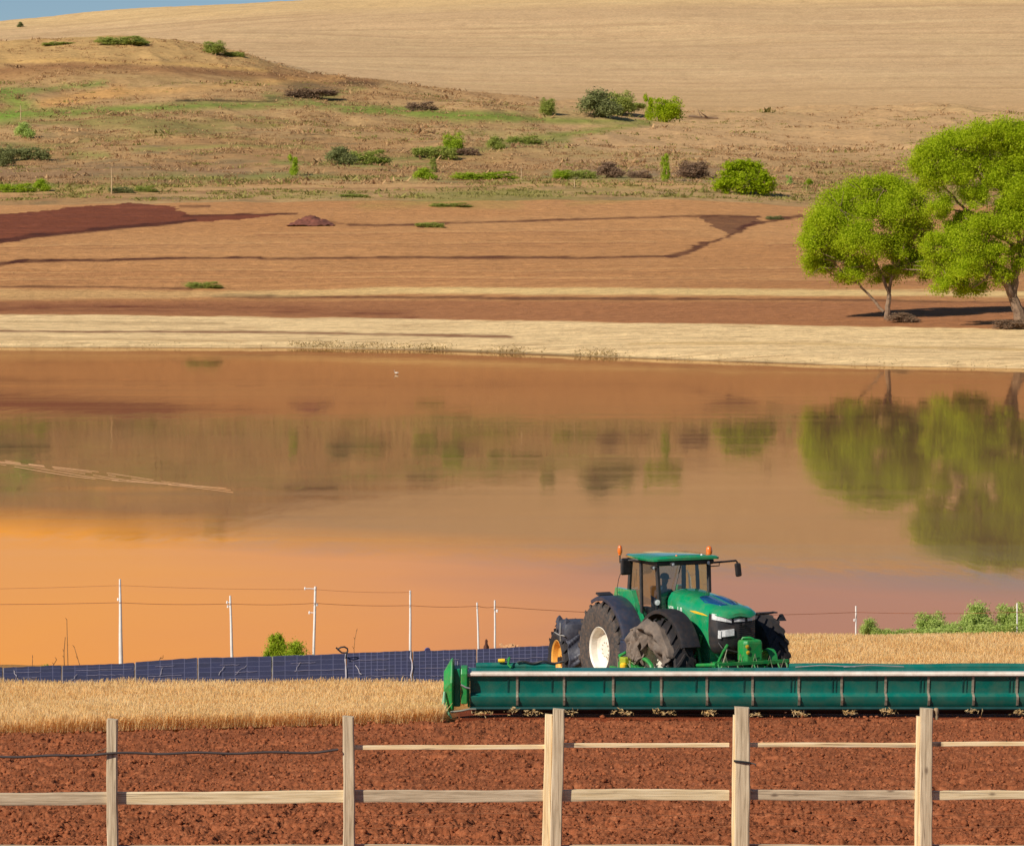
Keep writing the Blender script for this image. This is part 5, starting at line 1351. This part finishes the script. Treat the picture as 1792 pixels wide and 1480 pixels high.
# lamps, mirrors, beacons, aerial
def beacon(loc, h, s=1.0):
    mb = MB(); mb.lathe([(.05 * s, 0), (.052 * s, .04), (.07 * s, .05), (.078 * s, .12), (.066 * s, .20), (.035 * s, .235), (0, .24)], (0, 0, h), 'z', 18)
    o = mb.build('beacon', AMBER, tractor, True); o.location = loc
    MB().tube([(0, 0, 0), (0, 0, h + .03)], .018, 8).build('beacon_stalk', BLACK, o)
    return o
beacon((.30, -1.10, 3.38), .20, .80)
beacon((1.22, .92, 3.46), .10, 1.05)
mb = MB(); mb.box((0, 0, 0), (.14, .10, .06)); o = mb.build('beacon_bracket', BLACK, tractor, False, .02); o.location = (1.22, .90, 3.48)
MB().tube([(1.0, -.80, 3.48), (.8, -.95, 3.50), (.62, -1.06, 3.46)], .025, 8).build('mirror_arm', BLACK, tractor, True)
mb = MB(); mb.box((0, 0, 0), (.10, .30, .42)); o = mb.build('mirror', BLACK, tractor, False, .05); o.location = (.62, -1.10, 3.32); o.rotation_euler = (0, 0, .1)
mb = MB(); mb.box((0, 0, 0), (.01, .24, .35)); mb.build('mirror_glass', LENS, o).location = (-.055, 0, 0)
mb = MB(); mb.tube([(1.58, .76, 3.42), (1.6, 1.05, 3.43), (1.62, 1.46, 3.45), (1.62, 1.50, 3.40)], .025, 8); mb.tube([(1.58, .76, 3.33), (1.6, 1.0, 3.34), (1.6, 1.0, 3.43)], .014, 6); mb.build('mirror_arm', BLACK, tractor, True)
mb = MB(); mb.box((0, 0, 0), (.10, .16, .34), Matrix.Rotation(.12, 3, 'X')); o = mb.build('mirror', BLACK, tractor, False, .04); o.location = (1.62, 1.52, 3.22)
MB().tube([(-.05, -.98, 2.35), (-.06, -1.0, 2.7), (-.01, -.98, 2.95), (.10, -.94, 3.2)], .009, 6).build('aerial', BLACK, tractor)
def spot(loc, r, yaw=0.0):
    mb = MB(); mb.lathe([(0, -.10), (r * .7, -.09), (r, -.02), (r, .02), (r * .9, .03)], (0, 0, 0), 'x', 18); o = mb.build('spot_lamp', BLACK, tractor, True); o.location = loc; o.rotation_euler = (0, 0, yaw)
    mb = MB(); mb.lathe([(0, .03), (r * .85, .022)], (0, 0, 0), 'x', 18); mb.build('lens', LENS, o, True); return o
spot((1.72, -.80, 2.52), .085, -.2); spot((1.88, -.45, 3.45), .05); spot((1.62, .70, 3.42), .06); spot((1.72, .62, 3.44), .05); spot((1.60, -.84, 3.36), .05)
MB().tube([(1.68, -.80, 2.45), (1.66, -.78, 2.2), (1.62, -.72, 2.0)], .02, 6).build('lamp_bracket', BLACK, tractor)
for y in (-.25, .45):
    mb = MB(); mb.lathe([(.03, 0), (.035, .03), (.02, .06), (0, .065)], (1.70, y, 3.60), 'z', 12); mb.build('marker_lamp', AMBER if y < 0 else LENS, tractor, True)

# steps and tank
mb = MB(); mb.prism([(.75, 1.58), (1.62, 1.58), (1.70, 1.45), (1.66, 1.12), (1.2, 1.02), (.82, 1.1)], 'y', -1.52, -.80); mb.build('fuel_tank', NAVY, tractor, False, .06)
mb = MB(); mb.box((1.25, -1.2, 1.60), (1.0, .62, .05)); mb.build('step_plate', NAVY, tractor, False, .015)
mb = MB()
for z in (.55, .85): mb.box((1.25, -1.5, z), (.45, .25, .04))
mb.tube([(1.05, -1.56, .5), (1.05, -1.5, 1.1)], .02, 6); mb.tube([(1.45, -1.56, .5), (1.45, -1.5, 1.1)], .02, 6); mb.build('steps', BLACK, tractor)
mb = MB(); mb.loft([[Vector((x, y, z)) for y, z in ((-.72, b), (-.72, t), (-.45, t), (-.45, b))] for x, b, t in ((1.60, 1.7, 2.1), (1.9, 1.65, 2.0), (2.2, 1.5, 1.8))]); mb.build('fender_bracket', BLACK, tractor, False, .02)

# front linkage and ballast
mb = MB()
mb.prism([(3.9, 1.05), (4.2, 1.25), (4.9, 1.22), (5.0, 1.15), (4.2, 1.05)], 'y', -.55, -.47); mb.prism([(3.9, 1.05), (4.2, 1.25), (4.9, 1.22), (5.0, 1.15), (4.2, 1.05)], 'y', .47, .55)
mb.box((4.35, 0, 1.28), (.10, 1.3, .10)); mb.box((4.95, 0.1, 1.34), (.08, 1.9, .07))
mb.tube([(4.95, -.9, 1.34), (4.2, -1.0, 1.25), (3.9, -.7, 1.0)], .045, 8); mb.tube([(4.95, 1.0, 1.34), (4.2, .9, 1.2)], .045, 8)
mb.tube([(4.3, -.5, 1.28), (4.5, -.45, 1.6), (4.40, -.3, 1.72)], .035, 8); mb.tube([(4.6, .05, 1.3), (4.66, .06, 1.62)], .03, 8)
for y in (-.85, -.35, .1, .75, .98): mb.tube([(4.95, y, 1.34), (5.05, y + .04, 1.15), (5.02, y + .02, .95)], .022, 6)
mb.build('front_linkage', GREEN2, tractor, True)
mb = MB()
mb.loft([[Vector((4.70 + x, .16 + y, z)) for x, y in ((-.18 * k, -.25 * k), (.10 * k, -.25 * k), (.18 * k, -.17 * k), (.18 * k, .22 * k), (.10 * k, .26 * k), (-.18 * k, .26 * k))] for z, k in ((1.34, .92), (1.38, 1.0), (1.78, 1.0), (1.84, .94), (1.86, .8))])
mb.build('front_weight', GREEN2, tractor, False, .02)
mb = MB(); mb.tube([(4.62, -.02, 1.86), (4.62, .0, 1.90), (4.7, .14, 1.91), (4.72, .24, 1.87)], .03, 8); mb.build('weight_handle', GREEN2, tractor, True)
mb = MB()
for z, y in ((1.72, .08), (1.58, .10)): mb.lathe([(0, 0), (.045, 0), (.05, .015), (0, .025)], (4.885, y - .11, z), 'x', 14)
mb.build('weight_badge', YELLOW, tractor, True)
mb = MB(); mb.loft([[Vector((4.55 + .25 * math.cos(a), .75 + .12 * math.sin(w) + .2 * 0, 1.3 + .28 * math.sin(a) + .04 * math.cos(w))) for w in [k * math.pi / 3 for k in range(6)]] for a in [math.radians(q) for q in range(0, 181, 20)]]); mb.build('guard_hoop', GREEN2, tractor, True)
# low side frame with hydraulic lines, yellow reservoir
mb = MB()
mb.box((2.35, -1.72, 1.02), (1.7, .10, .14)); mb.box((2.3, -1.80, .86), (2.2, .08, .2)); mb.tube([(1.45, -1.66, 1.25), (1.55, -1.70, 1.0), (1.5, -1.72, .7)], .05, 8)
mb.tube([(1.42, -1.68, 1.22), (1.75, -1.66, 1.34)], .04, 8); mb.loft([[Vector((2.75 + .55 * math.cos(a), -1.72 + .06 * math.cos(w), 1.02 + .28 * math.sin(a) + .05 * math.sin(w))) for w in [k * math.pi / 3 for k in range(6)]] for a in [math.radians(q) for q in range(0, 181, 15)]])
mb.build('side_frame', GREEN2, tractor, True)
mb = MB(); mb.box((1.95, -1.78, 1.10), (.3, .2, .30)); mb.build('hydraulic_block', paint('olive_yellow', lin(150, 160, 40), .5, var=.3), tractor, False, .03)
mb = MB(); mb.lathe([(0, -.08), (.07, -.08), (.085, -.04), (.085, .05), (.05, .09), (0, .09)], (2.12, -1.92, 1.05), 'z', 16); mb.build('reservoir', YELLOW, tractor, True)
mb = MB(); g = random.Random(12)
for k in range(9):
    x = 1.7 + .36 * k + g.uniform(-.1, .1); y = -1.85 + .1 * (k % 2); h = g.uniform(1.05, 1.3)
    mb.tube([(x, y, .85), (x + g.uniform(-.1, .1), y - .04, h), (x + g.uniform(.05, .25), y, h - g.uniform(.05, .25))], .012, 5)
for k in range(6):
    x = 4.5 + .1 * k; y = -.9 + .34 * k
    mb.tube([(x, y, 1.1), (x + .12, y + .05, 1.36 + g.uniform(0, .2)), (x + .2, y + .1, 1.15)], .012, 5)
mb.tube([(4.62, -.62, 1.1), (4.7, -.52, 1.5), (4.72, -.48, 1.66)], .014, 6)
mb.build('hydraulic_hose', paint('grey_hose', lin(150, 150, 120), .5, var=.4), tractor, True)
mb = MB(); mb.tube([(3.72, -.64, 1.9), (3.6, -.66, 1.55), (3.72, -.66, 1.2), (3.5, -.7, 1.0)], .05, 8); mb.tube([(3.62, -.62, 1.6), (3.5, -.75, 1.3), (3.55, -.8, .95)], .035, 8); mb.tube([(3.3, -.7, 1.5), (3.38, -.75, 1.1), (3.3, -.78, .9)], .05, 8)
mb.build('steering_ram', GREEN2, tractor, True)
mb = MB(); mb.tube([(4.22, .58, 2.40), (4.26, .85, 2.41), (4.24, 1.05, 2.43)], .03, 6); mb.box((4.22, .88, 2.425), (.16, .5, .03)); mb.loft([[Vector((4.22 + a, 1.28 + b, z)) for a, b in ((-.08, -.1), (.08, -.1), (.08, .1), (-.08, .1))] if z < 2.3 else [Vector((4.22 + a, 1.28 + b, z)) for a, b in ((-.02, -.03), (.02, -.03), (.02, .03), (-.02, .03))] for z in (2.22, 2.38)]); mb.build('side_marker', BLACK, tractor, False)

# canvas cover hanging over the near front wheel, another over the left wheel
def drape(parent_loc, rotz, cx, R, cz, y_in, y_out, half, hem, notch, seed, m, name, label, legs=True, cat='cover', bulge=.05):
    root_loc = Vector(parent_loc); nu, nv = 64, 46; V = []
    for j in range(nv + 1):
        t = j / nv
        for i in range(nu + 1):
            u = -1 + 2 * i / nu; x = u * half
            zt = cz + math.sqrt(max(0.02, R * R - min(abs(x), R * .985) ** 2))
            hm = hem + .05 * math.sin(u * 9 + seed) + .05 * math.sin(u * 17 + 1)
            if legs: hm += notch * max(0, 1 - abs(u - .05) / .34) ** 1.0
            top = .34
            if t < top: y = y_in + (y_out - y_in) * (t / top); z = zt - .03 * (t / top) ** 2
            else:
                k = (t - top) / (1 - top); y = y_out - .03 * k; z = (zt - .03) + (hm - zt + .03) * k
            f = fbm(np.array([u * 2.2 + seed]), np.array([t * 3.0]), 400 + seed, 2)[0]; f2 = fbm(np.array([u * 3.4 + (t - .6) * 1.6 * u + seed]), np.array([t * 1.3]), 440 + seed, 2, .4)[0]
            fold = (1 - abs(f2)) ** 3
            d = bulge * (f * 1.5 + fold * 1.3 - .8) * min(1, .3 + t * 1.4)
            if t >= top: y -= d + .10 * math.sin((t - top) / (1 - top) * math.pi) * (.6 + .4 * math.cos(u * 6)); x *= 1 + .06 * math.sin(t * 7 + seed); x += .03 * f2
            else: z += d * .7 + .02
            V.append((x + cx, y, z))
    me = np_mesh(name, np.array(V), grid_faces(nv + 1, nu + 1), True)
    o = link(name, me, m); o.location = root_loc; o.rotation_euler = (0, 0, rotz)
    so = o.modifiers.new('thickness', 'SOLIDIFY'); so.thickness = .012
    return tag(o, label, cat)
drape((TX, TD, TZ), -(math.pi / 2 - YAW), 3.12, 1.02, 1.14, -1.30, -1.74, .96, 1.26, .52, 3, CLOTH, 'canvas_cover', 'dusty dark canvas bunched over the near front wheel of the tractor', True, bulge=.17)
drape((TX, TD, TZ), -(math.pi / 2 - YAW), 2.50, .80, 1.22, -1.50, -1.80, .30, 1.22, .0, 9, CLOTH, 'cloth_fold', 'second fold of dark canvas beside the tractor front wheel, nearer the steps', False, bulge=.10)

# driver
DRV = paint('dark_work_jacket', lin(44, 58, 84), .85, var=.2)
def skin(name, joints, edges, m, parent=None, sub=2):
    me = bpy.data.meshes.new(name); me.from_pydata([j[0] for j in joints], edges, []); o = link(name, me, m, parent)
    sk = o.modifiers.new('skin', 'SKIN'); sk.use_smooth_shade = True
    for v, j in zip(me.skin_vertices[0].data, joints): v.radius = (j[1], j[2] if len(j) > 2 else j[1])
    me.skin_vertices[0].data[0].use_root = True
    s = o.modifiers.new('sub', 'SUBSURF'); s.levels = sub; s.render_levels = sub
    return o
J = [((.52, 0, 2.14), .15, .17), ((.50, 0, 2.34), .13, .16), ((.52, 0, 2.56), .13, .19), ((.54, 0, 2.70), .07, .10), ((.57, 0, 2.80), .055), ((.60, 0, 2.90), .085, .08), ((.60, 0, 3.00), .095, .085), ((.58, 0, 3.06), .07, .07),
     ((.54, -.20, 2.64), .075), ((.72, -.30, 2.42), .055), ((.96, -.20, 2.52), .042), ((1.03, -.17, 2.55), .04), ((.54, .20, 2.64), .075), ((.72, .30, 2.42), .055), ((.96, .20, 2.52), .042), ((1.03, .17, 2.55), .04),
     ((.60, -.12, 2.12), .10), ((1.0, -.16, 2.16), .075), ((1.12, -.16, 1.78), .055), ((.60, .12, 2.12), .10), ((1.0, .16, 2.16), .075), ((1.12, .16, 1.78), .055),
     ((.69, 0, 2.93), .022), ((1.20, -.16, 1.76), .04), ((1.20, .16, 1.76), .04)]
E = [(0, 1), (1, 2), (2, 3), (3, 4), (4, 5), (5, 6), (6, 7), (2, 8), (8, 9), (9, 10), (10, 11), (2, 12), (12, 13), (13, 14), (14, 15), (0, 16), (16, 17), (17, 18), (0, 19), (19, 20), (20, 21), (5, 22), (18, 23), (21, 24)]
person = skin('person', J, E, DRV)
person.location = (TX, TD, TZ); person.rotation_euler = (0, 0, -(math.pi / 2 - YAW))
tag(person, 'driver in dark blue clothes sitting behind the tractor windscreen, hands on the wheel', 'person')
SKIN = paint('skin', lin(120, 84, 66), .6, var=.1)
mb = MB(); mb.lathe([(.04, -.085), (.075, -.06), (.085, 0), (.08, .05), (.05, .09)], (.618, 0, 2.955), 'z', 16); mb.loft([[Vector((.70 + .02 * k, y, 2.925 + z)) for y, z in ((-.016, -.02), (.016, -.02), (0, .02))] for k in (0, 1)])
mb.build('face', SKIN, person, True)
mb = MB(); mb.lathe([(.115, 0), (.118, .03), (.10, .09), (.06, .125), (0, .135)], (.585, 0, 2.985), 'z', 18); mb.box((.72, 0, 2.99), (.12, .16, .015)); mb.build('cap', DRV, person, True)
for sgn in (-1, 1):
    mb = MB(); c = Vector((1.06, sgn * .17, 2.565))
    mb.loft([[c + Vector((x, sgn * yy * k, zz * k)) for yy, zz in ((-.035, -.02), (.035, -.02), (.04, .01), (0, .025), (-.04, .01))] for x, k in ((-.05, .8), (0, 1), (.035, .9))])
    for f in range(4): mb.tube([c + Vector((.03, sgn * (.03 - .02 * f), .012)), c + Vector((.075 - .004 * f, sgn * (.03 - .02 * f), .005)), c + Vector((.078, sgn * (.03 - .02 * f), -.03))], [.011, .01, .008], 6)
    mb.tube([c + Vector((-.01, -sgn * .03, .01)), c + Vector((.03, -sgn * .06, .0)), c + Vector((.05, -sgn * .055, -.02))], [.012, .011, .008], 6)
    mb.build('hand', SKIN, person, True)

# ------------------------------------------------------------------ yellow rimmed implement wheel with its cover
wx, wD = (990 - W0 / 2) / F * 88.4, 88.4
WYAW = -(math.pi / 2 - math.radians(15))
iw = thing('implement_wheel', 'dark wheel with yellow rim standing left of the tractor rear wheel', 'wheel', (wx, wD, .44), WYAW)
o = tyre_mesh(.85, .54, .50, 18).build('tyre', RUBBERB, iw, True, auto=32); o.location = (0, 0, .85)
o = rim_mesh(.50, .54, -1).build('rim', RIMY, iw, True, auto=30); o.location = (0, 0, .85)
MB().tube([(0, -.2, .85), (0, .9, .85)], .09, 10).build('axle', BLACK, iw, True)
V = []; nu, nv = 40, 44
for j in range(nv + 1):
    t = j / nv; th = math.radians(112 - 124 * t)
    for i in range(nu + 1):
        u = i / nu; y = -.20 + .74 * u + .02 * math.sin(t * 11)
        f2 = fbm(np.array([u * 1.6 + 3]), np.array([t * 5.5 + u * 1.2]), 551, 2, .4)[0]
        r = .885 + .12 * (1 - abs(f2)) ** 3 + .05 * math.sin(u * math.pi) + (.10 * t * u)
        V.append((r * math.cos(th), y, .85 + r * math.sin(th)))
me = np_mesh('canvas_cover', np.array(V), grid_faces(nv + 1, nu + 1), True)
o = link('canvas_cover', me, CANVAS); o.location = (wx, wD, .44); o.rotation_euler = (0, 0, WYAW)
so = o.modifiers.new('thickness', 'SOLIDIFY'); so.thickness = .012
tag(o, 'black canvas cover sagging over the yellow rimmed wheel', 'cover')
bag = thing('tool_bag', 'black bag with raised corners strapped on top of the yellow rimmed wheel', 'bag', (wx, wD, .58), WYAW)
mb = MB()
def bag_ring(z, sx, sy, cx=.28, cy=.17): return [Vector((cx + x * sx, cy + y * sy, z)) for x, y in ((-1, -.8), (-.85, -1), (0, -1.04), (.85, -1), (1, -.8), (1.03, 0), (1, .8), (.85, 1), (0, 1.04), (-.85, 1), (-1, .8), (-1.03, 0))]
mb.loft([bag_ring(1.22, .40, .36), bag_ring(1.30, .46, .40), bag_ring(1.55, .47, .40), bag_ring(1.70, .44, .37), bag_ring(1.76, .36, .30)])
mb.build('body', CANVAS, bag, True)
for x, y in ((-.1, -.14), (.62, .42), (.56, -.14)):
    mb = MB(); mb.loft([[Vector((x + a * k, y + b * k, z)) for a, b in ((-.12, -.08), (.12, -.06), (.1, .1), (-.1, .1))] for z, k in ((1.66, 1.0), (1.78, .7), (1.86, .15))]); mb.build('flap', CANVAS, bag, False, .02)
mb = MB(); mb.tube([(-.17, -.25, 1.42), (.28, -.265, 1.40), (.76, -.25, 1.42)], .016, 6); mb.tube([(.45, -.27, 1.72), (.45, -.275, 1.45), (.43, -.26, 1.25)], .016, 6)
mb.build('strap', paint('grey_strap', lin(150, 146, 140), .6), bag)
mb = MB(); mb.lathe([(0, -.012), (.035, -.01), (.035, .01), (0, .012)], (.45, -.28, 1.46), 'y', 12); mb.build('buckle', STEEL, bag, True)

# ------------------------------------------------------------------ long green header in front of the tractor
HD = 79.4; HX0 = (822 - W0 / 2) / F * HD; HXN = (2420 - W0 / 2) / F * HD
header = thing('harvest_header', 'very long teal header with white top bar, standing on the edge of the red soil', 'header', (HX0, HD, 0.0))
def hz(py, D=HD): return CAMZ + (HOR - py) / F * D
zt = hz(1183.5); zc = hz(1213.5); zb = hz(1238)
prof = [(0.0, zt), (.035, zt - .10), (.085, zc + .12), (.10, zc + .015), (.03, zc), (.0, zc - .025), (-.075, zc - .055), (-.06, zc - .15), (.02, zb + .04), (.05, zb), (.30, zb + .02), (.42, zt - .05), (.30, zt)]   # (depth, height)
L = HXN - HX0
EDG = [822, 905, 987, 1073, 1157, 1237, 1317, 1398, 1473, 1550, 1625, 1703, 1780, 1858, 1936, 2014, 2092, 2170, 2248, 2326, 2420]
for i, (a, b) in enumerate(zip(EDG[:-1], EDG[1:])):
    x0 = (a - 822) / F * HD + .006; x1 = (b - 822) / F * HD - .006
    gg = random.Random(i); w = x1 - x0; rings = []
    for k in range(9):
        t = k / 8; dent = .006 * math.sin(t * math.pi) * gg.uniform(.4, 1.3)
        rings.append([Vector((x0 + w * t, d + (dent if 1 <= j <= 3 else 0), z)) for j, (d, z) in enumerate(prof)])
    mb = MB(); mb.loft(rings)
    p = mb.build('panel', TEAL, header, True, auto=25)
    mb = MB(); xs = x0 + w * gg.uniform(.74, .86)
    for xx, ww in ((xs, .03),) + (((xs + .085, .018),) if gg.random() < .45 else ()):
        mb.loft([[Vector((xx - ww / 2, d - .012, z)), Vector((xx + ww / 2, d - .012, z)), Vector((xx + ww / 2, d + .02, z)), Vector((xx - ww / 2, d + .02, z))] for d, z in prof[:4]])
    mb.build('stiffener', paint('header_teal_dark', lin(4, 70, 66), .5, var=.2), p)
    mb = MB(); r = .026
    mb.loft([[Vector((x0 - .006 - r, d - .022, z)), Vector((x0 - .006 + r, d - .022, z)), Vector((x0 - .006 + r, d + .03, z)), Vector((x0 - .006 - r, d + .03, z))] for d, z in ([(q[0], q[1]) for q in prof[:4]] + [(.0, zc - .02), (-.078, zc - .06), (-.065, zc - .14), (-.0, zb + .06)])]) 
    if i: mb.build('rib', paint('worn_steel_rib', lin(160, 152, 134), .6, .3, var=.35, scale=9, dust=lin(120, 78, 50), dust_amt=.7), header)
mb = MB()
mb.loft([[Vector((x, d, z)) for d, z in ((-.06, zt + .01), (-.085, zt + .035), (-.085, zt + .075), (-.06, zt + .10), (.10, zt + .112), (.12, zt + .06), (.05, zt - .004))] for x in np.linspace(-.12, L, 40)])
mb.build('top_bar', paint('worn_white_bar', lin(222, 210, 194), .5, var=.12, scale=2.2, dust=lin(160, 120, 88), dust_amt=.45), header, True, auto=30)
mb = MB(); mb.prism([(.125, zt + .10), (.62, zt + .135), (.62, zt + .05), (.125, zt + .02)], 'x', -.02, L); mb.build('top_plate', TEAL, header, False)
mb = MB(); mb.tube([(x, .68 + .01 * math.sin(x * 2), zt + .165 + .010 * math.sin(x * 1.7)) for x in np.linspace(.14, 2.0, 20)], .075, 10); mb.tube([(x, .68 + .01 * math.sin(x * 2), zt + .15 + .012 * math.sin(x * 1.7)) for x in np.linspace(7.45, L, 60)], .075, 10); mb.build('rear_tube', TEAL, header, True)
mb = MB(); mb.prism([(.25, zb + .12), (.75, zb + .1), (.75, zt + .05), (.43, zt)], 'x', .02, L - .02); mb.build('back_sheet', TEAL, header)
mb = MB(); mb.tube([(.0, -.03, zb - .01), (L, -.03, zb - .01)], .035, 8); mb.build('bottom_lip', paint('header_teal_dark', lin(2, 62, 60), .5), header, True)
mb = MB(); mb.lathe([(.12, .05), (.12, L - .05)], (0, .34, zb - .06), 'x', 14); mb.build('cutter_drum', BLACK, header, True)
mb = MB(); mb.box((L / 2, .55, zb - .02), (L - .1, .5, .16)); mb.build('underside', BLACK, header)
for i in range(1, len(EDG) - 1):
    x = (EDG[i] - 822) / F * HD + random.uniform(-.15, .15)
    mb = MB(); mb.loft([[Vector((x + a, .05 + d, z)) for a, z in ((-.05, zb - .02), (.05, zb - .02), (.035, zb - .16), (-.035, zb - .16))] for d in (0, .3)]); mb.build('skid', BLACK, header, False, .01)
# end shield at the left
mb = MB()
def sh(x, pts): return [Vector((x, d, z)) for d, z in pts]
z0 = 1.02
mb.loft([sh(-.60, [(-.20, zt - .3), (-.02, zt + .1), (.3, zt + .1), (.45, zt - .3), (.35, zb), (-.05, zb - .02)]), sh(-.44, [(-.36, zt - .1), (-.2, zt + .36), (.4, zt + .36), (.6, zt - .1), (.5, zb - .05), (-.18, zb - .08)]), sh(-.40, [(-.38, zt - .1), (-.22, zt + .40), (.42, zt + .40), (.62, zt - .1), (.5, zb - .05), (-.2, zb - .08)]), sh(-.36, [(-.30, zt - .1), (-.16, zt + .34), (.4, zt + .34), (.6, zt - .1), (.5, zb), (-.14, zb - .02)])])
mb.build('end_shield', GREEN2, header, False, .02)
mb = MB(); mb.prism([(-.16, zt + .20), (.4, zt + .22), (.45, zb + .02), (-.10, zb + .04)], 'x', -.37, -.215); mb.build('end_box', paint('end_green', lin(0, 118, 80), .4, var=.2), header, False, .02)
mb = MB(); mb.prism([(-.18, zt + .08), (-.12, zt + .21), (.4, zt + .22), (.42, zb + .1), (-.14, zb + .1)], 'x', -.205, -.05); mb.build('end_guard', GREEN2, header, False, .025)
mb = MB(); mb.prism([(-.1, zt - .02), (.3, zt), (.3, zb + .02), (-.05, zb + .02)], 'x', -.048, .0); mb.build('end_plate', GREEN2, header, False, .01)
mb = MB(); mb.tube([(-.58, -.22, zt - .32), (-.60, -.30, zt - .6), (-.50, -.36, z0 + .16), (-.42, -.34, z0 + .03)], [.03, .045, .04, .02], 8); mb.build('divider_rod', paint('pale_green_rod', lin(110, 160, 120), .5), header, True)
mb = MB(); mb.tube([(-.44, -.30, zb - .06), (-.2, -.24, zb - .04), (-.02, -.18, zb - .01), (.14, -.1, zb - .02)], .025, 6); mb.build('end_strut', paint('bare_steel', lin(170, 170, 150), .5, .4), header, True)
mb = MB(); mb.tube([(-.2, -.19, zt - .16), (-.1, -.20, zt - .22), (.0, -.17, zt - .25)], .02, 6); mb.build('end_latch', STEEL, header, True)
# bits lying on the top plate
mb = MB(); mb.lathe([(0, -.09), (.04, -.085), (.05, 0), (.045, .07), (0, .08)], ((878 - 822) / F * HD, .6, zt + .30), 'x', 12); mb.build('float_cap', YELLOW, header, True)
mb = MB(); x = (887 - 822) / F * HD; mb.tube([(x, .6, zt + .3), (x + .06, .55, zt + .38), (x + .03, .5, zt + .22), (x + .1, .45, zt + .16)], .025, 6); mb.build('coupling', GREEN2, header, True)
mb = MB(); x0 = (905 - 822) / F * HD
mb.tube([(x0 + t * 1.1, .6, zt + .26 + .025 * math.sin(t * 14)) for t in np.linspace(0, 1, 20)], .028, 6); mb.build('hose', BLACK, header, True)
for px in (1480, 1395):
    x = (px - 822) / F * HD; mb = MB(); mb.tube([(x, .5, zt + .16), (x + .6, .52, zt + .2), (x + 1.4, .5, zt + .17)], .014, 6); mb.build('cable', STEEL, header, True)
# straw caught under the header
V = []; g = np.random.default_rng(31)
spots = [836, 850, 925, 938, 1000, 1082, 1094, 1150, 1245, 1320, 1394, 1402, 1480, 1492, 1552, 1556, 1706, 1783, 1790, 896, 1170, 1238]
for px in spots:
    n = 22; x = (px + g.normal(0, 6, n) - W0 / 2) / F * 78.9; D = 78.95 + g.normal(0, .08, n); z = hz(1246 + g.normal(0, 2.0), 78.9) + g.normal(0, .028, n)
    c = np.stack([x, D, z], -1); t = g.normal(size=(n, 3)) * np.array([1, .6, .5]); t /= np.linalg.norm(t, axis=1)[:, None]; b = np.cross(t, g.normal(size=(n, 3))); b /= np.linalg.norm(b, axis=1)[:, None]
    V.append(np.stack([c - t * .05, c - b * .012, c + t * .05, c + b * .012], 1))
V = np.concatenate(V).reshape(-1, 3)
tag(link('straw', np_mesh('straw', V, np.arange(len(V)).reshape(-1, 4)), WHEAT), 'wisps of pale straw caught under the lower edge of the header', 'straw', kind='stuff')
